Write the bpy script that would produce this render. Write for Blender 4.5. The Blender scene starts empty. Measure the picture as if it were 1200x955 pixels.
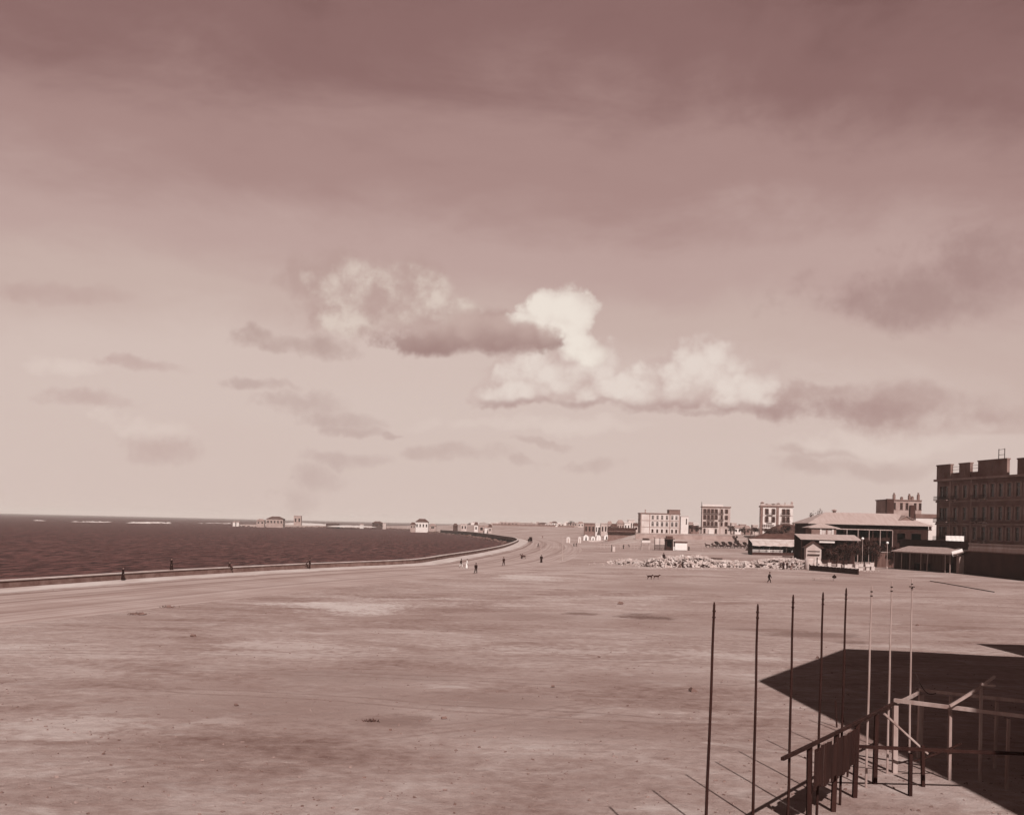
import bpy, math, random
import numpy as np
from mathutils import Vector, Matrix

S = bpy.context.scene
COL = S.collection
rnd = random.Random(7)
R = math.radians

# ------------------------------------------------------------------ camera model (1200 x 955 frame)
F, CAMZ, ROLL = 1230.0, 9.5, R(1.34)
CU, CV = 600.0, 614.3
def ray(px, py):
    du, dv = px - CU, CV - py
    return (du*math.cos(ROLL) - dv*math.sin(ROLL))/F, (du*math.sin(ROLL) + dv*math.cos(ROLL))/F
def ground(px, py, z=0.0):
    a, b = ray(px, py)
    d = (z - CAMZ)/b
    return a*d, d
def spot(px, py, d):
    a, b = ray(px, py)
    return Vector((a*d, d, CAMZ + b*d))

cam = bpy.data.cameras.new('camera')
camo = bpy.data.objects.new('camera', cam); COL.objects.link(camo)
camo.location = (0, 0, CAMZ); camo.rotation_euler = (R(90), -ROLL, 0)
cam.sensor_fit = 'HORIZONTAL'; cam.sensor_width = 36; cam.lens = 36*F/1200
cam.shift_y = (CV - 477.5)/1200
cam.clip_start = 0.5; cam.clip_end = 60000
S.camera = camo

# ------------------------------------------------------------------ light
SUN_EL = R(41)
UX, UY = -0.20, 0.98                      # horizontal direction the light travels
un = math.hypot(UX, UY); UX /= un; UY /= un
sun = bpy.data.lights.new('sun', 'SUN'); sun.energy = 5.0; sun.angle = R(0.5); sun.color = (1.0, 0.95, 0.90)
suno = bpy.data.objects.new('sun', sun); COL.objects.link(suno)
tolight = Vector((-UX*math.cos(SUN_EL), -UY*math.cos(SUN_EL), math.sin(SUN_EL)))
suno.rotation_euler = tolight.to_track_quat('Z', 'Y').to_euler()
suno.location = (0, 0, 80)

S.view_settings.view_transform = 'Standard'; S.view_settings.look = 'None'
S.view_settings.gamma = 1.0; EXP = 0.55; EXPK = 2**EXP
S.view_settings.exposure = EXP           # the plate is exposed a little over half a stop up; S.view_settings.use_curve_mapping = False
S.render.engine = 'CYCLES'
S.cycles.use_denoising = True
S.cycles.max_bounces = 5; S.cycles.volume_bounces = 0
S.cycles.sample_clamp_indirect = 4.0

# ------------------------------------------------------------------ node helper
class NT:
    def __init__(s, tree): s.t = tree; s.n = tree.nodes; s.l = tree.links
    def node(s, typ, **kw):
        n = s.n.new(typ)
        for k, v in kw.items(): setattr(n, k, v)
        return n
    def put(s, sock, v):
        if hasattr(v, 'is_output') or isinstance(v, bpy.types.NodeSocket): s.l.new(v, sock)
        elif v is not None: sock.default_value = v
    def m(s, op, a, b=None, c=None, clamp=False):
        n = s.node('ShaderNodeMath', operation=op, use_clamp=clamp)
        s.put(n.inputs[0], a); s.put(n.inputs[1], b); s.put(n.inputs[2], c)
        return n.outputs[0]
    def vm(s, op, a, b=None, sc=None):
        n = s.node('ShaderNodeVectorMath', operation=op)
        s.put(n.inputs[0], a); s.put(n.inputs[1], b)
        if sc is not None: s.put(n.inputs['Scale'], sc)
        return n.outputs['Value'] if op in ('LENGTH', 'DISTANCE', 'DOT_PRODUCT') else n.outputs[0]
    def ss(s, v, lo, hi, a=0.0, b=1.0):
        n = s.node('ShaderNodeMapRange', interpolation_type='SMOOTHSTEP')
        s.put(n.inputs['Value'], v); n.inputs['From Min'].default_value = lo; n.inputs['From Max'].default_value = hi
        n.inputs['To Min'].default_value = a; n.inputs['To Max'].default_value = b
        return n.outputs[0]
    def noise(s, vec, scale, detail=4, rough=0.55, dist=0.0):
        n = s.node('ShaderNodeTexNoise')
        s.put(n.inputs['Vector'], vec); n.inputs['Scale'].default_value = scale
        n.inputs['Detail'].default_value = detail; n.inputs['Roughness'].default_value = rough
        n.inputs['Distortion'].default_value = dist
        return n.outputs['Fac']
    def mix(s, fac, a, b, blend='MIX'):
        n = s.node('ShaderNodeMix', data_type='RGBA', blend_type=blend)
        s.put(n.inputs[0], fac)
        for i, v in ((6, a), (7, b)):
            if isinstance(v, (tuple, list)) and len(v) == 3: v = (*v, 1)
            s.put(n.inputs[i], v)
        return n.outputs[2]
    def map(s, vec, scale=(1, 1, 1), loc=(0, 0, 0), rot=(0, 0, 0)):
        n = s.node('ShaderNodeMapping'); s.put(n.inputs[0], vec)
        n.inputs['Location'].default_value = loc; n.inputs['Rotation'].default_value = rot; n.inputs['Scale'].default_value = scale
        return n.outputs[0]

def tone(p):
    """Base colour that a sun-lit surface needs to print at red value p in this warm brown process."""
    return (p/EXPK, p**1.34/EXPK, p**1.43/EXPK)
def srgb(v):
    v /= 255.0
    return v/12.92 if v <= 0.04045 else ((v+0.055)/1.055)**2.4

def material(name, p, var=0.25, scale=0.6, rough=0.9, spec=0.15, bump=0.0, bscale=6.0, stretch=(1, 1, 1), coords='Object'):
    m = bpy.data.materials.new(name); m.use_nodes = True
    N = NT(m.node_tree); b = N.n['Principled BSDF']
    b.inputs['Roughness'].default_value = rough; b.inputs['Specular IOR Level'].default_value = spec
    tc = N.node('ShaderNodeTexCoord').outputs[coords]
    v = N.map(tc, stretch)
    f = N.noise(v, scale, 6, 0.6)
    f = N.ss(f, 0.28, 0.72)
    N.put(b.inputs['Base Color'], N.mix(f, tone(p*(1-var)), tone(min(0.8, p*(1+var)))))
    if bump:
        bn = N.node('ShaderNodeBump'); bn.inputs['Strength'].default_value = bump
        N.put(bn.inputs['Height'], N.noise(v, bscale, 5)); N.l.new(bn.outputs[0], b.inputs['Normal'])
    return m

# ------------------------------------------------------------------ mesh builder
class MB:
    def __init__(s): s.v = []; s.f = []; s.mi = []; s.cur = 0
    def mat(s, i): s.cur = i; return s
    def face(s, *idx): s.f.append(idx); s.mi.append(s.cur)
    def poly(s, pts):
        b = len(s.v); s.v += [tuple(p) for p in pts]; s.face(*range(b, b+len(pts)))
    def box(s, x0, x1, y0, y1, z0, z1, M=None):
        b = len(s.v)
        P = [(x0,y0,z0),(x1,y0,z0),(x1,y1,z0),(x0,y1,z0),(x0,y0,z1),(x1,y0,z1),(x1,y1,z1),(x0,y1,z1)]
        if M is not None: P = [tuple(M @ Vector(p)) for p in P]
        s.v += P
        for q in ((3,2,1,0),(4,5,6,7),(0,1,5,4),(1,2,6,5),(2,3,7,6),(3,0,4,7)): s.face(*[b+i for i in q])
        return s
    def bar(s, p0, p1, r0, r1=None, n=6, square=False):
        p0 = Vector(p0); p1 = Vector(p1); r1 = r0 if r1 is None else r1
        d = (p1-p0).normalized(); up = Vector((0,0,1)) if abs(d.z) < .9 else Vector((0,1,0))
        a = d.cross(up).normalized(); c = d.cross(a)
        if square: n = 4
        b = len(s.v); o = math.pi/4 if n == 4 else 0
        for p, r in ((p0, r0), (p1, r1)):
            for k in range(n):
                t = o+2*math.pi*k/n
                s.v.append(tuple(p + a*(math.cos(t)*r) + c*(math.sin(t)*r)))
        for k in range(n): s.face(b+k, b+(k+1)%n, b+n+(k+1)%n, b+n+k)
        s.face(*[b+k for k in reversed(range(n))]); s.face(*[b+n+k for k in range(n)])
        return s
    def lathe(s, prof, n=12, cx=0, cy=0, cz=0, sx=1, sy=1):
        b = len(s.v)
        for r, z in prof:
            for k in range(n):
                t = 2*math.pi*k/n
                s.v.append((cx+r*math.cos(t)*sx, cy+r*math.sin(t)*sy, cz+z))
        for i in range(len(prof)-1):
            for k in range(n):
                s.face(b+i*n+k, b+i*n+(k+1)%n, b+(i+1)*n+(k+1)%n, b+(i+1)*n+k)
        s.face(*[b+k for k in reversed(range(n))]); s.face(*[b+(len(prof)-1)*n+k for k in range(n)])
        return s
    def rock(s, c, r, rg, flat=0.7):
        b = len(s.v)
        M = Matrix.Rotation(rg.uniform(0, 6.3), 3, 'Z') @ Matrix.Rotation(rg.uniform(-.6, .6), 3, 'X')
        sx, sy, sz = rg.uniform(.7, 1.3)*r, rg.uniform(.6, 1.1)*r, rg.uniform(.5, 1.0)*r*flat
        for x in (-1, 1):
            for y in (-1, 1):
                for z in (-1, 1):
                    j = lambda: rg.uniform(.65, 1.05)
                    p = M @ Vector((x*sx*j(), y*sy*j(), z*sz*j()))
                    s.v.append((c[0]+p.x, c[1]+p.y, c[2]+p.z))
        for q in ((0,1,3,2),(4,6,7,5),(0,4,5,1),(2,3,7,6),(0,2,6,4),(1,5,7,3)): s.face(*[b+i for i in q])
        return s
    def mesh(s, name, mats, smooth=False):
        me = bpy.data.meshes.new(name)
        me.from_pydata(s.v, [], s.f)
        for m in (mats if isinstance(mats, (list, tuple)) else [mats]): me.materials.append(m)
        me.polygons.foreach_set('material_index', s.mi)
        if smooth: me.polygons.foreach_set('use_smooth', [True]*len(s.f))
        me.update()
        return me
    def build(s, name, mats, parent=None, smooth=False):
        return link(name, s.mesh(name, mats, smooth), parent)

def link(name, data, parent=None):
    o = bpy.data.objects.new(name, data); COL.objects.link(o)
    if parent is not None: o.parent = parent
    return o
LABELS = {}
def tag(o, label, cat, group=None, kind=None):
    o['label'] = label; o['category'] = cat
    if group: o['group'] = group
    if kind: o['kind'] = kind
    return o
def thing(name, label, cat, loc=(0, 0, 0), rz=0.0, group=None):
    o = bpy.data.objects.new(name, None); COL.objects.link(o)
    o.location = loc; o.rotation_euler = (0, 0, rz); o.empty_display_size = 0.5
    return tag(o, label, cat, group)
def structure(o):
    o['kind'] = 'structure'; return o
def copy_thing(o, parent=None):
    c = o.copy(); COL.objects.link(c)
    if parent is not None: c.parent = parent
    for ch in list(o.children): copy_thing(ch, c)
    return c

# ------------------------------------------------------------------ shoreline and terrain
shore_img = [(45,687),(200,676),(355,667),(480,661),(520,655),(560,648.5),(590,642),(604,636.5),(607,634),(602,631.6),(590,629.7),
             (565,626),(545,623.9),(520,622.2),(480,618.6),(440,617.0),(385,616.0),(330,615.6),(285,614.6)]
ctrl = [(-270.0,-600.0),(-150.0,-180.0),(-83.0,60.0)] + [ground(*p) for p in shore_img]
def catmull(P, step):
    P = [np.array(p, float) for p in P]; out = []
    for i in range(len(P)-1):
        p0 = P[max(i-1,0)]; p1 = P[i]; p2 = P[i+1]; p3 = P[min(i+2,len(P)-1)]
        # centripetal-ish: limit tangents to the chord length
        L = np.linalg.norm(p2-p1)
        t1 = (p2-p0)/max(np.linalg.norm(p2-p0),1e-6)*L*.8; t2 = (p3-p1)/max(np.linalg.norm(p3-p1),1e-6)*L*.8
        n = max(2, int(L/step))
        for k in range(n):
            t = k/n
            out.append((2*t**3-3*t**2+1)*p1+(t**3-2*t**2+t)*t1+(-2*t**3+3*t**2)*p2+(t**3-t**2)*t2)
    out.append(P[-1]); return np.array(out)
SHORE = catmull(ctrl, 7.0)
back = np.array([(-432,1600),(-395,1720),(-290,1950),(-250,2600),(-330,6000),(-560,13500),(-20000,13500),(-20000,-600)], float)
SEAPOLY = np.vstack([SHORE, back])

def signed(x, y):
    """distance to the shore, positive on land"""
    x = np.asarray(x, float).ravel(); y = np.asarray(y, float).ravel()
    n = len(x); inside = np.zeros(n, bool); d2 = np.full(n, 1e18)
    P = SEAPOLY
    for i in range(len(P)):
        ax, ay = P[i]; bx, by = P[(i+1) % len(P)]
        cond = (ay > y) != (by > y)
        if by != ay:
            xi = ax + (y-ay)*(bx-ax)/(by-ay)
            inside ^= cond & (x < xi)
        ex, ey = bx-ax, by-ay; L = ex*ex+ey*ey
        t = np.clip(((x-ax)*ex+(y-ay)*ey)/L, 0, 1)
        d2 = np.minimum(d2, (x-ax-t*ex)**2+(y-ay-t*ey)**2)
    return np.where(inside, -1, 1)*np.sqrt(d2)
def sm(a, b, v):
    t = np.clip((np.asarray(v, float)-a)/(b-a), 0, 1); return t*t*(3-2*t)
def land(x, y, s):
    x = np.asarray(x, float); y = np.asarray(y, float)
    r = x/np.maximum(y, 1.0)
    hr = 6.0*sm(540, 625, y)
    hc = 6.4*sm(640, 1500, y)*sm(-260, -20, x) + 0.9*sm(1000, 1300, y)
    t = sm(.075, .125, r)
    bumps = 0.25*np.sin(x*.031+1.3)*np.sin(y*.023)+0.15*np.sin(x*.07+y*.05)
    return (hc*(1-t)+hr*t)*sm(32, 75, s) + bumps*sm(640, 900, y)*sm(32, 75, s)
def hgt(x, y):
    s = signed([x], [y]); return float(land([x], [y], s)[0])
def put(px, d, py=620):
    """ground point at image column px and distance d"""
    a, _ = ray(px, py)
    return Vector((a*d, d, hgt(a*d, d)))
# ------------------------------------------------------------------ sky
W = bpy.data.worlds.new('World'); S.world = W; W.use_nodes = True
N = NT(W.node_tree); bg = N.n['Background']
sky = N.node('ShaderNodeTexSky', sky_type='NISHITA', sun_disc=False, sun_elevation=SUN_EL, sun_rotation=math.atan2(-UX, -UY))
sky.air_density = 1.0; sky.dust_density = 2.5; sky.ozone_density = 1.0; sky.altitude = 10
bw = N.node('ShaderNodeRGBToBW'); N.l.new(sky.outputs[0], bw.inputs[0])
dirv = N.node('ShaderNodeTexCoord').outputs['Generated']
sx = N.node('ShaderNodeSeparateXYZ'); N.l.new(dirv, sx.inputs[0])
el = N.m('ARCSINE', sx.outputs[2])
az = N.m('ARCTAN2', sx.outputs[0], sx.outputs[1])
BG_STRENGTH = 0.10
def C(r, g, b): return (srgb(r), srgb(g), srgb(b), 1)
# how the plate records the blue of the sky: Nishita brightness -> printed tone
lum = N.m('MULTIPLY', bw.outputs[0], BG_STRENGTH)
lum = N.m('MAXIMUM', lum, N.ss(el, R(4.5), R(7.5), .45, 0.0))
ele = N.m('DIVIDE', N.m('SUBTRACT', .50, lum), .34, clamp=True)
mott = N.noise(N.map(dirv, (1, 1, 2.0)), 3.0, 7, .62, .5)
mott2 = N.noise(N.map(dirv, (1, 1, 3)), 8.0, 6, .6, .4)
mm = N.m('ADD', N.m('MULTIPLY', N.m('SUBTRACT', mott, .5), .30), N.m('MULTIPLY', N.m('SUBTRACT', mott2, .5), .14))
key = N.m('ADD', ele, N.m('MULTIPLY', mm, N.ss(ele, 0.02, .35)))
ramp = N.node('ShaderNodeValToRGB'); cr = ramp.color_ramp; cr.interpolation = 'EASE'
stops = [(0.0, C(213,195,187)), (0.20, C(210,190,182)), (0.36, C(199,176,168)), (0.52, C(188,161,155)), (0.68, C(168,137,132)), (0.84, C(140,107,104)), (1.0, C(113,81,79))]
while len(cr.elements) < len(stops): cr.elements.new(.5)
for e, (p, c) in zip(cr.elements, stops): e.position = p; e.color = c
N.l.new(key, ramp.inputs[0])
base = ramp.outputs[0]
# upper sky out of view is dimmed by hand to deepen the ground shadows
fall = N.ss(el, R(27), R(50), 1.0, .05)
base = N.mix(1.0, base, fall, 'MULTIPLY')

cmb = N.node('ShaderNodeCombineXYZ'); N.put(cmb.inputs[0], az); N.put(cmb.inputs[1], el); ae = cmb.outputs[0]
wn = N.node('ShaderNodeTexNoise'); N.put(wn.inputs['Vector'], dirv); wn.inputs['Scale'].default_value = 16
wn.inputs['Detail'].default_value = 7; wn.inputs['Roughness'].default_value = .60
nz = wn.outputs['Fac']
wc = N.vm('SUBTRACT', wn.outputs['Color'], (.5, .5, .5))
wisp = N.vm('MULTIPLY_ADD', wc, (.16, .045, 0)); N.put(wisp.node.inputs[2], ae)      # torn, drawn-out cloud
bill = N.vm('MULTIPLY_ADD', wc, (.075, .055, 0)); N.put(bill.node.inputs[2], ae)     # rounded heaps
vor = N.node('ShaderNodeTexVoronoi', feature='F1'); vor.inputs['Scale'].default_value = 52
N.put(vor.inputs['Vector'], N.vm('ADD', dirv, N.vm('SCALE', wc, sc=.035)))
puff = N.m('SUBTRACT', .45, vor.outputs['Distance'])
n8 = N.noise(dirv, 60, 5, .65)
def skyc(px, py):
    a, b = ray(px, py)
    return math.atan2(a, 1), math.atan(b/math.hypot(a, 1))
def blob(v, px, py, rx, ry):
    a0, e0 = skyc(px, py); ra, re = rx/F*math.cos(a0)**2, ry/F*math.cos(a0)
    q = N.vm('MULTIPLY_ADD', v, (1/ra, 1/re, 0)); q.node.inputs[2].default_value = (-a0/ra, -e0/re, 0)
    return N.vm('DOT_PRODUCT', q, q)
def near(v, bl):
    """how deep inside the nearest of several heaps: 1 at a centre, 0 on the rim"""
    f = blob(v, *bl[0])
    for b in bl[1:]: f = N.m('SMOOTH_MIN', f, blob(v, *b), .3)
    return N.m('SUBTRACT', 1.0, f)
def lay(dst, fac, col, k=1.0):
    return N.mix(N.m('MULTIPLY', fac, k, clamp=True), dst, col)
def plus(f, *terms):
    for n_, k in terms: f = N.m('MULTIPLY_ADD', n_, k, f)
    return f
def veil(bl, col, k, lo=-.45, hi=1.5):
    global base
    base = lay(base, N.ss(plus(near(wisp, bl), (N.m('SUBTRACT', nz, .5), 3.4), (N.m('SUBTRACT', n8, .5), 1.2)), lo, hi), col, k)
veil([(1070,345,140,36), (1150,312,85,44), (1000,350,60,16)], C(152,121,117), .60)
veil([(1040,474,135,26), (960,462,70,14), (1120,492,90,26)], C(170,140,134), .65)
veil([(325,400,70,10), (385,410,45,12), (300,392,40,9)], C(168,141,134), .60)
veil([(352,474,50,16), (420,502,40,8), (400,490,60,12), (310,450,40,8), (465,507,22,5)], C(178,153,147), .55)
veil([(405,540,55,11), (360,560,45,16), (335,585,30,18)], C(172,146,141), .42)
veil([(95,468,80,11), (195,520,60,20), (70,345,90,14), (170,430,45,7)], C(181,152,146), .48)
veil([(545,536,60,12), (690,545,46,9), (610,541,28,6), (640,520,40,5), (1005,548,110,12), (960,530,50,8)], C(180,155,148), .42)
veil([(1050,517,110,16), (1000,522,60,10), (1130,505,50,10), (180,500,60,14), (80,430,60,14), (640,500,120,10)], C(226,209,200), .50)
# dim heap on the left
g = plus(near(bill, [(484,336,42,32), (445,346,52,36), (385,328,56,36), (425,372,80,26), (500,356,44,34), (548,370,64,22), (590,372,30,16)]), (puff, .45), (N.m('SUBTRACT', n8, .5), .8))
base = lay(base, N.ss(plus(g, (N.m('SUBTRACT', nz, .5), 1.6)), -.35, .95), N.mix(N.ss(plus(nz, (puff, .10), (blob(ae, 470, 345, 75, 45), -.07)), .36, .60), C(182,155,148), C(220,204,193)), .85)
# the bright bank with a level base
g = plus(near(bill, [(640,442,82,32), (695,424,50,38), (605,460,56,24), (830,428,66,42), (795,446,60,34), (874,454,56,34), (745,460,120,24), (664,410,38,30)]), (puff, .45), (N.m('SUBTRACT', n8, .5), .8))
lev = N.m('MULTIPLY_ADD', N.m('SUBTRACT', nz, .5), .018, el)
d = N.m('MULTIPLY', N.ss(g, -.12, .55), N.ss(lev, skyc(760,489)[1], skyc(760,478)[1]))
bankc = N.mix(N.ss(plus(g, (N.m('SUBTRACT', nz, .5), 2.6), (puff, .35)), -.05, 1.25), C(198,174,167), C(229,215,206))
bankc = N.mix(N.ss(lev, skyc(760,466)[1], skyc(760,484)[1], 0, .60), bankc, C(158,126,122))
base = lay(base, d, bankc, .9)
veil([(655,477,85,6), (830,483,110,5), (985,480,110,12)], C(158,126,122), .45)
# the bright tower
g = plus(near(bill, [(648,360,40,30), (616,372,28,17), (680,370,24,24), (662,392,36,28), (682,408,34,24)]), (puff, .45), (N.m('SUBTRACT', n8, .5), .6))
base = lay(base, N.ss(g, -.14, .46), N.mix(N.ss(plus(g, (N.m('SUBTRACT', nz, .5), 2.4), (puff, .35)), -.2, 1.1), C(214,197,188), C(238,227,216)), .95)
# the grey cloud lying in front of it
g = plus(near(wisp, [(560,396,98,22), (608,395,52,24), (515,398,62,20), (640,404,24,12), (575,384,50,20)]), (puff, .4), (N.m('SUBTRACT', n8, .5), .7))
dk = N.mix(N.ss(plus(lev, (puff, .012)), skyc(560,416)[1], skyc(560,374)[1]), C(154,123,118), C(193,168,160))
base = lay(base, N.ss(plus(g, (N.m('SUBTRACT', nz, .5), 1.4)), -.25, .85), dk, .88)
# below the horizon: the dull tone of the land
base = N.mix(N.ss(el, R(-4), R(-.3)), C(120,90,88), base)
N.l.new(base, bg.inputs['Color'])   # strength below: picture tones are display values, so 1/0.1 is folded into BG_STRENGTH
bg.inputs['Strength'].default_value = 1.0/EXPK
SKYN = N

W.cycles.sampling_method = 'MANUAL'; W.cycles.sample_map_resolution = 256
# ------------------------------------------------------------------ ground sheet
def ground_mesh():
    fine = np.radians(np.linspace(-33, 33, 331)); coarse = np.radians(np.linspace(33, 327, 60))[1:-1]
    ang = np.concatenate([fine, coarse])
    rings = [6.0]
    while rings[-1] < 12000: rings.append(rings[-1]*1.0115)
    rings = np.array(rings)
    A, Rr = np.meshgrid(ang, rings)
    x = (np.sin(A)*Rr).ravel(); y = (np.cos(A)*Rr).ravel()
    s = signed(x, y)
    z = np.where(s > 1.6, land(x, y, s), -7.0)
    far = (y > 1250) & (x < -60)
    z = np.where(far & (s < 14) & (s > 1.6), z*np.clip(s/14, 0, 1) - 3.4*(1-np.clip(s/14, 0, 1)), z)
    V = np.vstack([np.column_stack([x, y, z]), [[0, 0, 0]]])
    na, nr = len(ang), len(rings); faces = []
    idx = lambda i, j: i*na + (j % na)
    i, j = np.meshgrid(np.arange(nr-1), np.arange(na), indexing='ij')
    a = i*na+j; b = i*na+(j+1) % na
    Q = np.column_stack([a.ravel(), (a+na).ravel(), (b+na).ravel(), b.ravel()])
    me = bpy.data.meshes.new('ground')
    me.from_pydata(V.tolist(), [], Q.tolist()+[[nr*na and len(V)-1, j, (j+1) % na] for j in range(na)])
    me.polygons.foreach_set('use_smooth', [True]*len(me.polygons)); me.update()
    return me
mg = bpy.data.materials.new('sandy_earth'); mg.use_nodes = True
N = NT(mg.node_tree); b = N.n['Principled BSDF']; b.inputs['Roughness'].default_value = .95; b.inputs['Specular IOR Level'].default_value = .08
pos = N.node('ShaderNodeTexCoord').outputs['Object']
sep = N.node('ShaderNodeSeparateXYZ'); N.l.new(pos, sep.inputs[0]); X, Y = sep.outputs[0], sep.outputs[1]
n1 = N.noise(N.map(pos, (1, .75, 1), rot=(0, 0, .3)), .022, 5, .6, .5)
n2 = N.noise(N.map(pos, (.55, 1, 1), rot=(0, 0, -.12)), .13, 6, .62, .8)
n3 = N.noise(pos, 1.3, 6, .65)
n4 = N.noise(pos, 12.0, 5, .7)
mix = N.m('ADD', N.m('MULTIPLY', n1, .26), N.m('ADD', N.m('MULTIPLY', n2, .36), N.m('ADD', N.m('MULTIPLY', n3, .25), N.m('MULTIPLY', n4, .13))))
g = N.node('ShaderNodeValToRGB'); cr = g.color_ramp
st = [(.36, .17), (.45, .30), (.52, .39), (.61, .53)]
while len(cr.elements) < len(st): cr.elements.new(.5)
for e, (p, v) in zip(cr.elements, st): e.position = p; e.color = (*tone(v), 1)
N.l.new(mix, g.inputs[0]); col = g.outputs[0]
# tracks worn across the ground by carts, long and faint
trk = N.noise(N.map(pos, (.05, 1.0, 1), rot=(0, 0, -.22)), .55, 4, .6, .6)
col = N.mix(N.ss(trk, .57, .70, 0, .28), col, tone(.19))
trk2 = N.noise(N.map(pos, (.04, .8, 1), loc=(40, 9, 0), rot=(0, 0, .10)), .5, 4, .6, .5)
col = N.mix(N.ss(trk2, .58, .74, 0, .30), col, tone(.50))
scf = N.noise(N.map(pos, (.5, 1, 1), rot=(0, 0, .5)), .42, 5, .6, 1.2)
col = N.mix(N.ss(scf, .58, .72, 0, .24), col, tone(.15))
scp = N.noise(N.map(pos, (.6, 1, 1), loc=(13, 7, 0), rot=(0, 0, -.4)), .30, 6, .65, 1.0)
col = N.mix(N.ss(scp, .55, .72, 0, .50), col, tone(.56))
speck = N.noise(pos, 3.2, 3, .7)
col = N.mix(N.ss(speck, .68, .78, 0, .32), col, tone(.12))
def ruts(ang, c0, k, gauge=.75, wob=5.0, tone_=.17):
    """a pair of cart ruts across the ground, at an angle, broken where the ground is hard"""
    global col
    s_ = N.m('ADD', N.m('MULTIPLY', X, math.cos(ang)), N.m('MULTIPLY', Y, math.sin(ang)))
    s_ = N.m('ADD', s_, N.m('MULTIPLY', N.m('SUBTRACT', n1, .5), wob*1.6))
    s_ = N.m('ABSOLUTE', N.m('SUBTRACT', N.m('ABSOLUTE', N.m('SUBTRACT', s_, c0)), gauge))
    col = N.mix(N.m('MULTIPLY', N.ss(s_, .05, .26, k, 0), N.ss(n2, .40, .56)), col, tone(tone_))
for a_, c_, k_ in ((1.35, 52, .4), (1.48, 63, .35), (1.62, 74, .4), (1.25, 88, .35), (.55, 60, .3), (1.75, 96, .4), (2.3, 38, .3), (1.42, 118, .35), (1.55, 150, .3)): ruts(a_, c_, k_)
def patch(px, py, rx, ry, c, k, warp=1.0):
    """a patch of soil of another colour, fixed on the ground"""
    global col
    x0, y0 = ground(px, py); x1, _ = ground(px+rx, py); _, y1 = ground(px, py-ry)
    f = N.m('SUBTRACT', 1.0, N.m('ADD', N.m('POWER', N.m('ABSOLUTE', N.m('DIVIDE', N.m('SUBTRACT', X, x0), x1-x0)), 2),
                                 N.m('POWER', N.m('ABSOLUTE', N.m('DIVIDE', N.m('SUBTRACT', Y, y0), y1-y0)), 2)))
    f = N.m('ADD', f, N.m('MULTIPLY', N.m('SUBTRACT', n2, .5), 7.0*warp))
    f = N.m('ADD', f, N.m('MULTIPLY', N.m('SUBTRACT', n3, .5), 4.5*warp))
    col = N.mix(N.ss(f, -.1, 1.3, 0, k), col, tone(c))
patch(405, 712, 90, 7, .60, .75); patch(330, 760, 120, 9, .54, .5); patch(640, 760, 120, 7, .54, .45); patch(470, 700, 120, 4, .55, .5); patch(840, 765, 90, 8, .54, .5); patch(90, 850, 90, 16, .54, .5); patch(720, 700, 90, 4, .54, .45); patch(560, 820, 110, 9, .20, .45); patch(400, 790, 120, 7, .20, .4); patch(560, 709, 70, 4, .52, .5); patch(620, 677, 45, 4, .58, .7); patch(700, 672, 110, 5, .46, .4)
patch(230, 690, 150, 5, .45, .4); patch(180, 742, 110, 9, .42, .4); patch(130, 780, 90, 14, .46, .5); patch(500, 770, 200, 10, .44, .3)
patch(620, 722, 60, 4, .24, .4); patch(764, 723, 34, 4.5, .085, .9, .8); patch(680, 719, 22, 1.6, .12, .7); patch(850, 690, 150, 4, .27, .5)
patch(800, 730, 160, 10, .27, .35); patch(960, 745, 60, 4, .16, .7, .8); patch(1000, 752, 30, 2.5, .12, .7, .8); patch(905, 738, 50, 2, .20, .6)
patch(300, 830, 160, 16, .26, .5); patch(460, 845, 50, 9, .19, .6); patch(330, 805, 170, 8, .26, .4); patch(260, 845, 35, 5, .46, .6)
patch(750, 800, 130, 12, .27, .4); patch(650, 850, 150, 14, .27, .45); patch(760, 860, 100, 8, .24, .5); patch(1060, 720, 90, 10, .26, .4)
patch(640, 640, 60, 3, .48, .5); patch(1010, 684, 120, 5, .29, .5); patch(480, 725, 80, 4, .27, .35); patch(140, 722, 60, 3, .25, .4)
N.put(b.inputs['Base Color'], col)
bn = N.node('ShaderNodeBump'); bn.inputs['Strength'].default_value = .75; bn.inputs['Distance'].default_value = .25
N.put(bn.inputs['Height'], N.m('ADD', N.m('MULTIPLY', N.noise(pos, .7, 9, .72), 1.1), N.m('MULTIPLY', n4, .25))); N.l.new(bn.outputs[0], b.inputs['Normal'])
go = link('ground', ground_mesh()); go.data.materials.append(mg); structure(go)

# ------------------------------------------------------------------ sea
msea = bpy.data.materials.new('sea_water'); msea.use_nodes = True
N = NT(msea.node_tree); b = N.n['Principled BSDF']
pos = N.node('ShaderNodeTexCoord').outputs['Object']
wv = N.noise(N.map(pos, (1, .26, 1), rot=(0, 0, -.12)), .42, 6, .62, .5)
wv2 = N.noise(N.map(pos, (1, .5, 1), rot=(0, 0, -.1)), .03, 5, .6, .4)
cc = N.mix(N.ss(wv, .38, .62), (.016, .005, .005), (.105, .044, .040))  # light crests and dark troughs of the waves are put into the base colour
cc = N.mix(N.ss(wv2, .40, .66, 0, .55), cc, (.058, .021, .019))
fo = N.noise(N.map(pos, (1, .4, 1), rot=(0, 0, -.1)), .45, 6, .7)
cc = N.mix(N.ss(fo, .64, .74, 0, .6), cc, tone(.34))
N.put(b.inputs['Base Color'], cc)
b.inputs['Roughness'].default_value = .6; b.inputs['Specular IOR Level'].default_value = .045
bn = N.node('ShaderNodeBump'); bn.inputs['Strength'].default_value = 1.0; bn.inputs['Distance'].default_value = 1.2
N.put(bn.inputs['Height'], N.m('ADD', wv, N.m('MULTIPLY', fo, .4))); N.l.new(bn.outputs[0], b.inputs['Normal'])
mb = MB()
SEA = -3.0
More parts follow.
